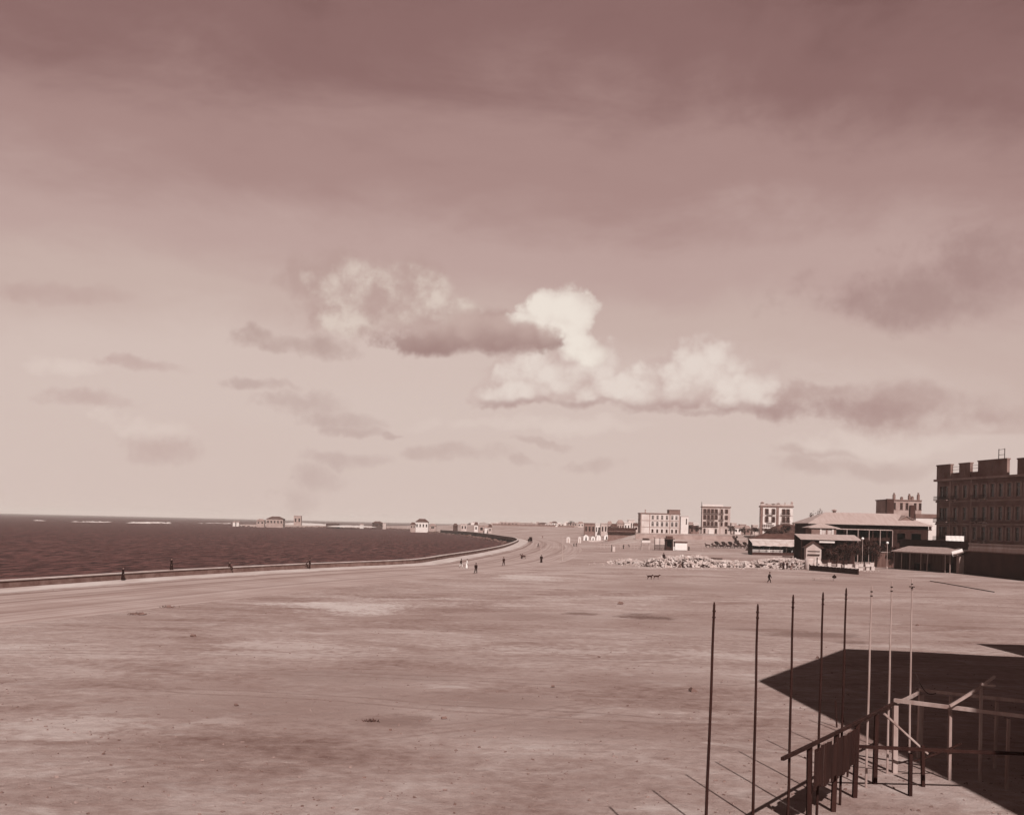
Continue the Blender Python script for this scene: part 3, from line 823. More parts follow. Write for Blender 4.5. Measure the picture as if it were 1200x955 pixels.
# ------------------------------------------------------------------ plants
def crown_mesh(seed, rx, ry, rz, n=700, leaf=.32, clumps=9):
    rg = random.Random(seed); mb = MB()
    C_ = [(rg.gauss(0, .42)*rx, rg.gauss(0, .42)*ry, rg.uniform(-.55, .75)*rz, rg.uniform(.28, .55)) for _ in range(clumps)]
    for _ in range(n):
        cx, cy, cz, cr = rg.choice(C_)
        d = Vector((rg.gauss(0, 1), rg.gauss(0, 1), rg.gauss(0, 1))).normalized()*rg.random()**.45
        p = Vector((cx+d.x*cr*rx, cy+d.y*cr*ry, cz+d.z*cr*rz))
        a = Vector((rg.gauss(0, 1), rg.gauss(0, 1), rg.gauss(0, .6))).normalized(); c = a.cross(Vector((rg.gauss(0, 1), rg.gauss(0, 1), rg.gauss(0, 1)))).normalized()
        l = leaf*rg.uniform(.6, 1.3)
        mb.poly([p-a*l*.5, p+c*l*.3, p+a*l*.5, p-c*l*.3])
    return mb
def tree(loc, h, cr, label, seed, mat='shrub', group=None, bushy=False, name='tree'):
    rg = random.Random(seed); root = thing(name, label, 'tree' if not bushy else 'shrub', loc, rg.uniform(0, 6), group)
    tk = MB(); top = h*(.55 if not bushy else .3)
    tk.bar((0, 0, -.4), (rg.uniform(-.2, .2), 0, top), .13+h*.012, .08)
    for k in range(5):
        t = rg.uniform(0, 6.3); tk.bar((0, 0, top*rg.uniform(.55, .95)), (math.cos(t)*cr*.6, math.sin(t)*cr*.6, h*rg.uniform(.6, .85)), .06, .025, 5)
    tk.build('trunk', M['bark'], root)
    c = crown_mesh(seed, cr, cr, h*(.33 if not bushy else .45), n=int(500+260*cr), leaf=.42)
    o = c.build('crown', M[mat], root); o.location = (0, 0, h*(.67 if not bushy else .5))
    return root
PXM = lambda d: d/F                     # metres per picture unit at distance d
# ------------------------------------------------------------------ three-storey school-like building
def origin(px, d, dz=0.0, py=620):
    p = put(px, d, py); return (p.x, d, p.z+dz)
d = 650; k = PXM(d)
x0 = origin(750.5, d)
root = thing('school_building', 'pale three storey building with two rows of tall windows and a dark side wall', 'building', x0)
Wd, D, H = 46*k, 13, 12.6
holes1 = [(a-.72, a+.72, 8.1, 10.7) for a in [(773-756)*k+6.6*kk*k for kk in range(0)]]
cols = [(765+7.2*i-750.5)*k for i in range(4)]+[(788.3-750.5)*k, (793.6-750.5)*k]
cols = [(x-750.5)*k for x in (764.6, 770.2, 775.7, 781.2, 787.6, 792.4)]
up = rows(cols, 1.35, [8.6], 2.5); mid = rows(cols, 1.5, [4.4], 2.9); lo = rows(cols, 1.2, [.6], 2.0)
block(root, Wd, D, H, M['cream'], front=up+mid+lo, left=rows([3.5, 9.5], 1.2, [4.4, 8.6], 2.3), win=None)
wr = window_meshes(1.35, 2.5, M['white'], M['glass']); wa = window_meshes(1.5, 2.9, M['white'], M['glass'], arched=True); wl = window_meshes(1.2, 2.0, M['shutter'], M['glass'])
add_windows(root, up, wr); add_windows(root, mid, wa); add_windows(root, lo, wl)
add_windows(root, rows([3.5, 9.5], 1.2, [4.4, 8.6], 2.3), window_meshes(1.2, 2.3, M['shutter'], M['glass']), side_frame('left', Wd, D))
band(root, 'cornice', Wd, D, H-.55, .55, .38, M['brown']); band(root, 'string_course', Wd, D, 7.75, .32, .16, M['grey']); band(root, 'string_course', Wd, D, 3.7, .28, .14, M['grey'])
for xx in (0.0, (760.6-750.5)*k, (784.3-750.5)*k, Wd-.6):
    mb = MB(); mb.box(xx, xx+.6, -.13, -.004, -.5, H-.56); mb.build('pilaster', M['grey'], root)
mb = MB(); mb.box((783.8-750.5)*k, Wd+.1, .15, D*.7, H+.003, H+2.1); mb.box((783.8-750.5)*k-.15, Wd+.25, 0, D*.7+.15, H+2.103, H+2.35)
for a in (1.2, 3.0): mb.box((783.8-750.5)*k+a, (783.8-750.5)*k+a+.8, .10, .147, H+.5, H+1.6)
mb.build('attic', M['brown'], root)
mb = MB(); mb.box(2.9, 3.6, 3, 3.7, H-.2, H+1.9); mb.box(2.8, 3.7, 2.9, 3.8, H+1.903, H+2.1); mb.build('chimney', M['grey'], root)

# the whitewashed tower beside it
d = 665; k = PXM(d)
root = thing('white_tower_house', 'plain whitewashed tall house with one narrow slit window beside the school-like block', 'building', origin(797.6, d))
block(root, 9*k, 9, 10.9, M['white'], front=[(6.6*k-.35, 6.6*k+.35, 6.2, 9.6)], win=window_meshes(.7, 3.4, M['shutter'], M['glass']))
band(root, 'cornice', 9*k, 9, 10.9, .25, .15, M['stucco'])

# ------------------------------------------------------------------ four-storey apartment house with balconies
d = 740; k = PXM(d)
root = thing('apartment_house', 'narrow four storey apartment house with long balconies and a tall pole on its corner', 'building', origin(822.3, d), R(-8))
Wd, D, H = 32.5*k, 15, 19.3
xa = [(x-822.3)*k for x in (825.5, 829.8, 834.2, 838.6)]; xb = [(x-822.3)*k for x in (844.5, 850.3)]
hs = rows(xa+xb, 1.25, [5.6, 10.1, 14.5], 2.7)
gr = rows([xa[0], xa[3], xb[1]], 1.5, [.4], 3.2)
win = window_meshes(1.25, 2.7, M['shutter'], M['glass'], surround=True, shutters=True)
block(root, Wd, D, H, M['stucco'], front=hs+gr, left=rows([4, 11], 1.2, [5.6, 10.1, 14.5], 2.7), right=rows([4, 8, 12], 1.25, [5.6, 10.1, 14.5], 2.7), win=None)
add_windows(root, hs, win); add_windows(root, gr, window_meshes(1.5, 3.2, M['shutter'], M['glass']))
add_windows(root, rows([4, 11], 1.2, [5.6, 10.1, 14.5], 2.7), window_meshes(1.2, 2.7, M['shutter'], M['glass']), side_frame('left', Wd, D))
add_windows(root, rows([4, 8, 12], 1.25, [5.6, 10.1, 14.5], 2.7), win, side_frame('right', Wd, D))
for z, wdt, xx in ((5.45, 17*k, 10.2*k), (9.95, 9*k, 10.2*k), (14.35, 17*k, 10.2*k), (9.95, 3.4, xb[0]), (14.35, 3.4, xb[0])): balcony(root, xx, z, wdt, M['grey'], M['iron'])
band(root, 'cornice', Wd, D, H-.6, .6, .55, M['brown']); band(root, 'string_course', Wd, D, 4.6, .3, .15, M['grey'])
mb = MB(); mb.box(.3, 24*k, .3, 3, H+.003, H+1.3); mb.build('parapet', M['white'], root)
mb = MB(); mb.box(20.6*k, 20.6*k+.5, -.15, -.004, 0, H-.61); mb.build('pilaster', M['grey'], root)
mb = MB(); mb.bar((-.4, .2, -1), (-.4, .2, H+3.0), .30, .16, 8); mb.build('flagpole', M['darkwood'], root)
mb = MB(); mb.box(xa[1]+.3, xa[2]+1.3, -.9, -.004, -.5, 3.3); mb.box(xa[1]+1.5, xa[2]+.2, -.93, -.903, 0, 2.3); mb.build('porch', M['white'], root)

# ------------------------------------------------------------------ white house with bays and roof turrets on the mound
d = 590; k = PXM(d); zb = spot(910, 616, d).z
root = thing('bay_fronted_house', 'white house with paired dark windows, two bays and small roof turrets above the mound', 'building', (spot(891, 616, d).x, d, zb), R(-11))
Wd, D, H = 36.5*k, 14, 11.2
xs = [(x-891)*k for x in (898.0, 905.6, 917.2, 922.0)]
hs = rows(xs, 1.15, [1.9, 6.3], 2.9); gl = [(k*3, k*15, -1.4, .7)]
block(root, Wd, D, H, M['white'], front=hs, left=rows([4, 10], 1.2, [1.9, 6.3], 2.8), win=window_meshes(1.15, 2.9, M['shutter'], M['glass'], surround=True, shutters=True), z0=-9)
band(root, 'cornice', Wd, D, H-.7, .7, .5, M['brown']); band(root, 'string_course', Wd, D, 5.5, .3, .15, M['stucco'])
for xx in (0, 18.0*k): 
    mb = MB(); mb.box(xx-.1, xx+1.3, -.25, -.004, -9, H-.71); mb.build('pilaster', M['brown'], root)
mb = MB(); mb.box(3*k, 15.5*k, -1.6, -.004, -1.6, -1.3); mb.box(3*k, 15.5*k, -1.6, -.004, .55, .8)
for q in range(6): mb.box(3*k+q*2.5*k-.15*(q == 5), 3*k+q*2.5*k+.18, -1.6, -1.4, -1.297, .547)
mb.build('veranda', M['white'], root)
for a, b, h in ((-.2, 1.8, 2.3), (4.8*k, 8.8*k, 1.2), (12*k, 17*k, 1.3), (18*k, 22*k, 1.7), (27*k, 28.2*k, 2.0), (34*k, 36.7*k, 2.6)):
    mb = MB(); mb.box(a, b, .2, 1.4, H+.003, H+h*.72); mb.lathe([((b-a)*.6, H+h*.72+.003), ((b-a)*.5, H+h*.78), (.15, H+h)], 8, (a+b)/2, .8); mb.build('turret', M['grey'], root)
mb = MB(); mb.box(0, Wd, .05, .35, H+.003, H+.9); mb.build('parapet', M['stucco'], root)
for z in (1.75, 6.15): balcony(root, xs[0]+.9*k*4, z, 3.2, M['stucco'], M['iron']); balcony(root, (xs[2]+xs[3])/2, z, 5.2, M['stucco'], M['iron'], .9)

# ------------------------------------------------------------------ dark rear block with tall chimneys, and white house below the big block
d = 420; k = PXM(d); b0 = spot(1038.5, 604, d)
root = thing('flat_roofed_block', 'dark sided flat roofed block with tall chimney pots behind the long hall roof', 'building', (b0.x, d, b0.z))
Wd, D, H = 43*k, 12, 20.5*k
hs = rows([3.2, 6.0, 8.2, 11.5, 13.5], 1.1, [2.6], 2.6)
block(root, Wd*.94, D, H*.93, M['grey'], front=hs, win=window_meshes(1.1, 2.6, M['shutter'], M['glass']), z0=-13)
mb = MB(); mb.box(-.3, 7.5*k, -1.2, -.003, -12, H*.95); mb.build('projecting_bay', M['dark'], root)
band(root, 'cornice', Wd*.94, D, H*.93-.4, .4, .3, M['brown'])
for xx, h in ((10*k, 2.6), (19*k, 1.2), (28*k, 2.4), (31.5*k, 1.5), (38.5*k, 2.9)):
    mb = MB(); mb.box(xx-.45, xx+.45, .8, 1.7, H*.93+.003, H*.93+h*.7); mb.lathe([(.55, 0), (.6, .1), (.3, .25), (.38, h*.25), (.42, h*.3)], 8, xx, 1.25, H*.93+h*.7+.003); mb.build('chimney', M['brown'], root)
mb = MB(); mb.box(27*k, 33*k, -1.0, -.003, -12, H*.62); mb.build('stair_turret', M['dark'], root)
d = 395; k = PXM(d); b0 = spot(1073, 622, d)
root = thing('white_annexe', 'low whitewashed house with a brown parapet between the hall and the dark brown corner block', 'building', (b0.x, d, b0.z), R(-12))
block(root, 26*k, 9, 15*k, M['white'], front=rows([16*k], 1, [11*k-3], 1.8), win=window_meshes(1, 1.8, M['shutter'], M['glass']), z0=-9)
mb = MB(); mb.box(-.15, 26*k+.15, -.15, 3, 15*k+.003, 20*k); mb.build('parapet', M['brown'], root)

# ------------------------------------------------------------------ big dark brown corner block on the right
d0 = 300.0
pA = spot(1097, 626, d0); pA.z = 0
dirv_ = Vector((0.0135, -.07, 0)).normalized()
ang = math.atan2(dirv_.y, dirv_.x)       # local +x runs along the visible face, towards the camera
root = thing('corner_block', 'huge dark brown four storey corner block with a battlemented roof at the right edge', 'building', (pA.x, pA.y, 0), ang)
L, D, H = 62, 22, CAMZ+63*PXM(d0)
ZS = [1.0, 7.2, 12.6, 18.2]
def xat(px):                             # along the face, from a picture column
    a = ray(px, 600)[0]; return (a*pA.y-pA.x)/(dirv_.x-a*dirv_.y)
xs = [xat(p) for p in (1103.0, 1108.5)]+[xat(p) for p in (1119.5, 1130.5, 1142.5, 1153.0)]
while xs[-1] < L-6: xs.append(xs[-1]+3.4)
hs = rows(xs, 1.5, [8.2, 13.5, 19.6], 3.5); g = rows(xs[1::1], 1.6, [1.2], 3.6)
block(root, L, D, H, M['bigwall'], front=hs+g, left=rows([5, 11, 17], 1.5, [8.2, 13.5, 19.6], 3.4), right=rows([3, 7, 11, 15, 19], 1.5, [8.2, 13.5, 19.6], 3.5), win=None)
w1 = window_meshes(1.5, 3.5, M['bigstone'], M['glass'], surround=True, shutters=True)
add_windows(root, hs, w1); add_windows(root, g, window_meshes(1.6, 3.6, M['shutter'], M['glass'], surround=True))
add_windows(root, rows([3, 7, 11, 15, 19], 1.5, [8.2, 13.5, 19.6], 3.5), w1, side_frame('right', L, D))
add_windows(root, rows([5, 11, 17], 1.5, [8.2, 13.5, 19.6], 3.4), window_meshes(1.5, 3.4, M['bigstone'], M['glass'], surround=True), side_frame('left', L, D))
band(root, 'cornice', L, D, H-.35, .6, .75, M['bigstone'])
for z in (12.2, 18.5, 6.9): band(root, 'string_course', L, D, z, .45, .28, M['bigstone'])
# battlements: tall solid blocks with gaps that show the sky
ht = 18.0*PXM(d0)
edges_ = [(xat(1097)-.1, xat(1113), 1.0), (xat(1123), xat(1136), 1.0), (xat(1145), xat(1145)+12, 1.06)]
x_ = edges_[-1][1]+4
while x_ < L-4: edges_.append((x_, min(L, x_+5.5), 1.0)); x_ += 9.5
for a, b, f_ in edges_:
    mb = MB(); mb.box(a, b, -.05, .75, H+.253, H+ht*f_-.35); mb.box(a-.12, b+.12, -.2, .9, H+ht*f_-.347, H+ht*f_); mb.box((a+b)/2-.2, (a+b)/2+.2, -.12, -.053, H+1.0, H+ht*f_*.75)
    mb.build('battlement', M['bigwall'], root)
mb = MB(); mb.box(edges_[0][1]+.15, edges_[1][0]-.15, .1, .5, H+.253, H+ht*.42); mb.box(edges_[1][1]+.15, edges_[2][0]-.15, .1, .5, H+.253, H+ht*.40); mb.build('low_parapet', M['bigwall'], root)
mb = MB()
for a, b in ((edges_[0][1], edges_[1][0]), (edges_[1][1], edges_[2][0])):
    for z in (.8, .62): mb.bar((a, .4, H+ht*z), (b, .4, H+ht*z), .05, n=4)
mb.build('guard_rail', M['iron'], root)
for z in (7.9, 13.1, 19.2):
    balcony(root, (xs[0]+xs[1])/2, z, 6.2, M['bigstone'], M['iron'], 1.3)
    balcony(root, xs[5]+.1, z, 2.6, M['bigstone'], M['iron'], 1.0)
    if z > 8: balcony(root, xs[2], z, 2.2, M['bigstone'], M['iron'], .9); balcony(root, xs[4], z, 2.2, M['bigstone'], M['iron'], .8)
for xx in (xat(1112.3), xat(1137), L-.7): 
    mb = MB(); mb.box(xx, xx+.7, -.14, -.004, -.5, H-.36); mb.build('pilaster', M['bigstone'], root)
mb = MB()
for a in (xat(1157), xat(1157)+2.4): mb.bar((a, 3, H+ht), (a, 3, H+ht+3.2), .10, n=6)
mb.bar((xat(1157), 3, H+ht+3.0), (xat(1157)+2.4, 3, H+ht+3.0), .07, n=4); mb.bar((xat(1157), 3, H+ht+1.6), (xat(1157)+2.4, 3, H+ht+1.6), .07, n=4)
mb.build('roof_frame', M['iron'], root)
mb = MB(); mb.box(xat(1151.5), xat(1156.5), -.10, -.03, CAMZ+11*PXM(285), CAMZ+14.5*PXM(285)); mb.build('white_notice', M['white'], root)

# ------------------------------------------------------------------ terrace, its railing and sheets, in front of the corner block
tv = Vector((0.0016, -.07, 0)).normalized()
t0 = spot(1066, 640, 300)
tA = Vector((110.7, 300, 0)); ta = math.atan2(-62, -.2)
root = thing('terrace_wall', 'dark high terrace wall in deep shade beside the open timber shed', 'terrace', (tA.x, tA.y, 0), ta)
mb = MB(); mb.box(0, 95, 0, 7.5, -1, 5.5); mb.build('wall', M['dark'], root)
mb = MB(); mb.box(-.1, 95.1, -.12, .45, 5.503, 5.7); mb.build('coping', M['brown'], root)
def tpos(px):
    a = ray(px, 636)[0]; dx, dy = math.cos(ta), math.sin(ta); return (a*tA.y-tA.x)/(dx-a*dy)
fr = thing('iron_railing', 'dark close barred railing along the terrace edge above the open shed', 'railing', tA+Vector((0, 0, 5.7)), ta)
mb = MB(); x1 = tpos(1134)
mb.bar((0, .2, 2.2), (x1, .2, 2.2), .06, n=4); mb.bar((0, .2, .25), (x1, .2, .25), .05, n=4)
mb.build('rail', M['darkwood'], fr)
mb = MB(); n = int(x1/.24)
for q in range(n+1): mb.box(q*.24-.075, q*.24+.075, .18, .225, .05, 2.15)
mb.build('palings', M['darkwood'], fr)
bl = thing('white_balustrade', 'pale low balustrade on the terrace nearest the right edge', 'balustrade', tA+Vector((0, 0, 5.7)), ta)
mb = MB(); xa_, xb_ = x1+.3, 94
mb.box(xa_, xb_, .05, .35, 0, .9); mb.box(xa_, xb_, .02, .38, 1.65, 1.85); mb.build('rail', M['stucco'], bl)
mb = MB()
for q in range(int((xb_-xa_)/.45)): mb.lathe([(.07, .903), (.12, 1.1), (.05, 1.4), (.09, 1.647)], 6, xa_+.3+q*.45, .2)
mb.build('balusters', M['stucco'], bl)
y_ = 268.0
a = spot(1106.5, 630, y_).x; b = spot(1130, 630, y_).x; a = max(a, 110.9)
cz = thing('hanging_canvas', 'bright white canvas screen hung up on the terrace in front of the dark brown block', 'canvas screen', (a, y_, 5.5))
mb = MB(); nx = 20; W_ = b-a
for q in range(nx+1):
    xx = W_*q/nx
    for s_ in range(4): mb.v.append((xx, .10*math.sin(q*1.3+s_)+.05*s_, .15+2.05+1.5*s_/3+.06*math.sin(q*.9)*(s_ == 0)))
for q in range(nx):
    for s_ in range(3): mb.face(q*4+s_, (q+1)*4+s_, (q+1)*4+s_+1, q*4+s_+1)
mb.build('canvas', M['canvas'], cz, True)
for q in range(4):
    mb = MB(); mb.bar((W_*q/3, .3, 0), (W_*q/3, .3, 3.8), .06, n=6); mb.build('post', M['wood'], cz)

# ------------------------------------------------------------------ open timber shed with its white end sheet and stone pier
sA = Vector((*ground(1047.5, 666.5), 0)); sB = Vector((*ground(1121, 672.3), 0))
sv = sB-sA; L = sv.length; sa = math.atan2(sv.y, sv.x)
root = thing('timber_shed', 'long open fronted timber shed with a sloping boarded roof on thin posts', 'shed', sA, sa)
mb = MB(); ov = .5
for q in range(24):
    x0_, x1_ = -ov+(L+2*ov)*q/24, -ov+(L+2*ov)*(q+1)/24-.02
    for p in (0,):
        mb.poly([(x0_, -.7, 4.75+.02*(q % 2)), (x1_, -.7, 4.75+.02*(q % 2)), (x1_, 4.6, 6.2), (x0_, 4.6, 6.2)]); mb.poly([(x0_, -.7, 4.63), (x0_, 4.6, 6.08), (x1_, 4.6, 6.08), (x1_, -.7, 4.63)])
        mb.poly([(x0_, -.7, 4.63), (x1_, -.7, 4.63), (x1_, -.7, 4.75), (x0_, -.7, 4.75)])
mb.build('roof', M['wood'], root)
mb = MB(); mb.box(0, L, 4.3, 4.45, -.3, 6.0); mb.box(-.1, 0, .2, 4.3, -.3, 4.9); mb.build('back_wall', M['plank'], root)
mb = MB(); mb.box(-.2, L+.2, -.12, .06, 4.42, 4.62); mb.build('eaves_beam', M['wood'], root)
for t, ln in ((0.0, 0), (.13, 0), (.27, 0), (.45, .0), (.56, .35), (.83, 0), (.90, 0)):
    mb = MB(); mb.bar((L*t-ln, 0, -.3), (L*t, 0, 4.42), .14, .12, square=True); mb.build('post', M['wood'], root)
mb = MB()
for t in (.2, .36, .7): mb.box(L*t, L*t+1.2, 2.5, 3.4, 0, 1.6+t)
mb.build('stored_boards', M['darkwood'], root)
e = Vector((*ground(1121, 672), 0))
k = PXM(e.y)
root = thing('stone_pier', 'rough lit stone pier at the near end of the open timber shed', 'pier', (e.x+.35, e.y-.5, 0), 0)
mb = MB(); rg = random.Random(4); z = -.4
while z < 4.5:
    hh = rg.uniform(.3, .6); x = 0
    while x < 2.4:
        w_ = rg.uniform(.4, .9); mb.box(x, min(2.5, x+w_)-.03, rg.uniform(-.06, .03), 1.6, z, z+hh-.03); x += w_
    z += hh
mb.build('masonry', M['grey'], root)
root = thing('white_sheet', 'bright white sheet hung tilted from the near end of the timber shed roof', 'sheet', (spot(1113.5, 649, e.y).x, e.y-1.3, 4.55), R(0))
mb = MB(); P = [spot(1112.5, 646, e.y), spot(1125.6, 642.6, e.y), spot(1127.4, 648.0, e.y), spot(1114.3, 652.4, e.y)]
o0 = Vector(root.location)
nU, nV = 8, 4
for i in range(nU+1):
    for j in range(nV+1):
        u, v = i/nU, j/nV; p = (P[0]*(1-u)+P[1]*u)*(1-v)+(P[3]*(1-u)+P[2]*u)*v; p.y = e.y-1.3+.4*u+.06*math.sin(i*1.4)*v
        mb.v.append(tuple(p-o0))
for i in range(nU):
    for j in range(nV): a_ = i*(nV+1)+j; mb.face(a_, a_+nV+1, a_+nV+2, a_+1)
sh = mb.build('canvas', M['canvas'], root)
mb = MB(); mb.bar(P[0]-o0+Vector((0, -.03, .03)), P[1]-o0+Vector((0, .5, .03)), .06, n=6); mb.build('batten', M['wood'], root)

# brown boarded hut left of the shed
h0 = Vector((*ground(1027.5, 664.6), 0)); k = PXM(h0.y)
root = thing('boarded_hut', 'plain brown boarded hut with a flat lid roof beside the open timber shed', 'hut', h0, R(-4))
mb = MB()
for q in range(12): mb.box(19*k/12*q, 19*k/12*(q+1)-.015, .0+.012*(q % 2), .08, -.2, 17.5*k)
mb.box(.02, 19*k-.02, .1, 3.0, -.2, 17.5*k); mb.build('walls', M['plank'], root)
mb = MB(); mb.box(-.15, 19*k+.15, -.2, 3.2, 17.5*k+.003, 17.5*k+.16); mb.build('roof', M['wood'], root)
# ------------------------------------------------------------------ the long hall with a hipped tin roof
d = 330; k = PXM(d); p = spot(949, 640, d)
hall = thing('long_hall', 'large open hall with a broad pale hipped roof and small gable at the right', 'hall', (p.x, d, 0))
Wd, D, H = 139*k, 18, 12.1
mb = MB(); hip_roof(mb, 0, Wd, 0, D, H, 3.7, 8.2, .9, .2); mb.build('roof', M['tin'], hall)
xs_ = [Wd*t for t in (.18, .30, .42, .54, .66)]
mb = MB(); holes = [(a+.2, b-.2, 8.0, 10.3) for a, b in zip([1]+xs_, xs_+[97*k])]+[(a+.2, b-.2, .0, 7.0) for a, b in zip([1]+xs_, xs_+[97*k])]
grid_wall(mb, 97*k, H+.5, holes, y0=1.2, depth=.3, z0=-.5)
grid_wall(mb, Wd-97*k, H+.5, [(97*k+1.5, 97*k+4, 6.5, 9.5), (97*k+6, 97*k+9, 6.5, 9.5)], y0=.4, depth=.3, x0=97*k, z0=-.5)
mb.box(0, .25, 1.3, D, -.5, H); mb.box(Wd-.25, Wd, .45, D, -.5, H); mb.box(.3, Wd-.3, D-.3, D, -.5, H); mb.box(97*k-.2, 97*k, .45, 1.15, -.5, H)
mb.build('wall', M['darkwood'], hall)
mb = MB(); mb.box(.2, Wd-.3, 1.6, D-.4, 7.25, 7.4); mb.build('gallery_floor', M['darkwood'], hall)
mb = MB(); mb.box(24*k, 96*k, -.25, -.05, 10.3, 10.6); mb.build('gallery_beam', M['wood'], hall)
for q, t in enumerate((30, 43, 56, 69, 82, 96.5)):
    mb = MB(); mb.bar((t*k, -.12, -.3), (t*k, -.12, 10.3), .13, square=True); mb.build('post', M['wood'], hall)
mb = MB(); gx = 117*k; gz = H+1.9
for s_ in (-1, 1):
    mb.poly([(gx+s_*2.5, 3.0, gz-.2), (gx, 3.0, gz+1.25), (gx, 8.0, gz+1.35), (gx+s_*2.5, 5.5, gz-.2)][::s_])
    mb.poly([(gx+s_*2.5, 3.0, gz-.42), (gx, 3.0, gz+1.03), (gx, 3.0, gz+1.25), (gx+s_*2.5, 3.0, gz-.2)][::s_])
mb.build('gablet_roof', M['redtin'], hall)
mb = MB(); mb.poly([(gx-2.2, 3.3, gz-.9), (gx+2.2, 3.3, gz-.9), (gx+2.2, 3.3, gz-.25), (gx, 3.3, gz+1.0), (gx-2.2, 3.3, gz-.25)]); mb.build('gablet', M['brown'], hall)
mb = MB(); mb.lathe([(.5, 0), (.55, .5), (1.0, .6), (.9, .75), (.1, 1.1)], 10, 38*k, D/2, H+3.6); mb.build('ventilator', M['redtin'], hall)

# lodge with its own hipped roof and pale window, lean-to roof and fascia
d = 318; k = PXM(d); p = spot(948.5, 640, d)
lodge = thing('roof_lodge', 'small upper lodge with a pointed tin roof and pale paired windows before the long hall', 'lodge', (p.x, d, 0))
Wd = 33*k; ze = CAMZ+4.6*k
mb = MB(); hip_roof(mb, 0, Wd, 0, 6.5, ze, 1.25, Wd*.48, .5, .15); mb.build('roof', M['tin'], lodge)
hw = [(14*k, 19*k, ze-2.1, ze-.4), (21*k, 26*k, ze-2.1, ze-.4)]
mb = MB(); grid_wall(mb, Wd-4*k, ze+.3, hw, x0=2*k, z0=-.3, y0=.0); mb.box(2*k, 2*k+.2, .05, 6.3, -.3, ze); mb.box(Wd-2*k-.2, Wd-2*k, .05, 6.3, -.3, ze); mb.build('wall', M['brown'], lodge)
mb = MB(); mb.box(12*k, 28*k, -.06, -.004, ze-2.4, ze-2.12); mb.box(12*k, 13.9*k, -.06, -.004, ze-2.117, ze-.1); mb.box(26.1*k, 28*k, -.06, -.004, ze-2.117, ze-.1); mb.build('window_surround', M['white'], lodge)
add_windows(lodge, hw, window_meshes(5*k, 1.7, M['white'], M['awning']))
d = 306; k = PXM(d); p = spot(938, 640, d)
cn = thing('canopy', 'long pale lean-to canopy on posts below the pointed lodge', 'canopy', (p.x, d, 0))
zt, zb_ = CAMZ-3.2*k, CAMZ-9.3*k
mb = MB(); Wd = 72*k
mb.poly([(0, 0, zb_), (Wd, 0, zb_), (Wd, 7, zt), (0, 7, zt)]); mb.poly([(0, 0, zb_-.12), (0, 7, zt-.12), (Wd, 7, zt-.12), (Wd, 0, zb_-.12)]); mb.poly([(0, 0, zb_-.12), (Wd, 0, zb_-.12), (Wd, 0, zb_), (0, 0, zb_)])
mb.build('roof', M['tin'], cn)
mb = MB(); mb.box(22*k, 40*k, -.1, -.01, zb_-.95, zb_-.45); mb.build('fascia', M['white'], cn)
for t in (.02, .3, .5, .75, .98):
    mb = MB(); mb.bar((Wd*t, .1, -.2), (Wd*t, .1, zb_-.13), .11, square=True); mb.build('post', M['darkwood'], cn)
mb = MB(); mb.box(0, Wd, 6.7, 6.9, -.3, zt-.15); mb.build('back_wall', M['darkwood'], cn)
# gabled kiosk
d = 292; k = PXM(d); p = Vector((*ground(944, 664), 0)); d = 292
ks = thing('gabled_kiosk', 'little kiosk with a peaked roof and pale boarded front below the canopy', 'kiosk', (spot(944.5, 650, d).x, d, 0), R(-6))
Wd = 17.5*k; hz_ = CAMZ-18*k
mb = MB(); mb.poly([(0, 0, -.2), (Wd, 0, -.2), (Wd, 0, hz_), (Wd/2, 0, hz_+1.35), (0, 0, hz_)]); mb.box(0, .1, .01, 3, -.2, hz_); mb.box(Wd-.1, Wd, .01, 3, -.2, hz_); mb.poly([(0, 3, -.2), (0, 3, hz_), (Wd/2, 3, hz_+1.35), (Wd, 3, hz_), (Wd, 3, -.2)])
mb.build('wall', M['stucco'], ks)
mb = MB()
for a, b in (((-.5, hz_-.25), (Wd/2, hz_+1.55)), ((Wd/2, hz_+1.55), (Wd+.5, hz_-.25))):
    mb.poly([(a[0], -.6, a[1]), (b[0], -.6, b[1]), (b[0], 3.4, b[1]), (a[0], 3.4, a[1])]); mb.poly([(a[0], -.6, a[1]-.2), (a[0], 3.4, a[1]-.2), (b[0], 3.4, b[1]-.2), (b[0], -.6, b[1]-.2)]); mb.poly([(a[0], -.6, a[1]-.2), (b[0], -.6, b[1]-.2), (b[0], -.6, b[1]), (a[0], -.6, a[1])])
mb.build('roof', M['tile'], ks)
mb = MB(); mb.box(.4, Wd-.4, -.08, -.004, hz_-1.4, hz_-1.15); mb.box(.4, Wd-.4, -.5, -.084, hz_-2.2, hz_-2.05); mb.build('counter', M['darkwood'], ks)

# ------------------------------------------------------------------ cafe pavilion with an open veranda
d = 400; k = PXM(d); p = spot(881, 650, d)
cf = thing('cafe_pavilion', 'long low pavilion with a pale awning roof over a dark crowded veranda', 'pavilion', (p.x, d, 0))
Wd = 66*k
mb = MB(); zf, zr = 4.35, 6.1
for q in range(16):
    a, b = Wd*q/16, Wd*(q+1)/16; s_ = .06*(q % 2)
    mb.poly([(a, -.6, zf-s_), (b, -.6, zf-s_), (b, 6, zr), (a, 6, zr)])
    mb.poly([(a, -.62, zf-.75-.1*(q % 3)), (b, -.62, zf-.75-.1*((q+1) % 3)), (b, -.6, zf-s_), (a, -.6, zf-s_)])
mb.build('awning', M['awning'], cf)
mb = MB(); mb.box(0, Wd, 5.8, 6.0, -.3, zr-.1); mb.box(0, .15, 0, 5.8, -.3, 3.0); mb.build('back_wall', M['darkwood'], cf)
mb = MB(); mb.box(0, Wd, 0, 5.7, -.3, 1.05); mb.build('platform', M['dark'], cf)
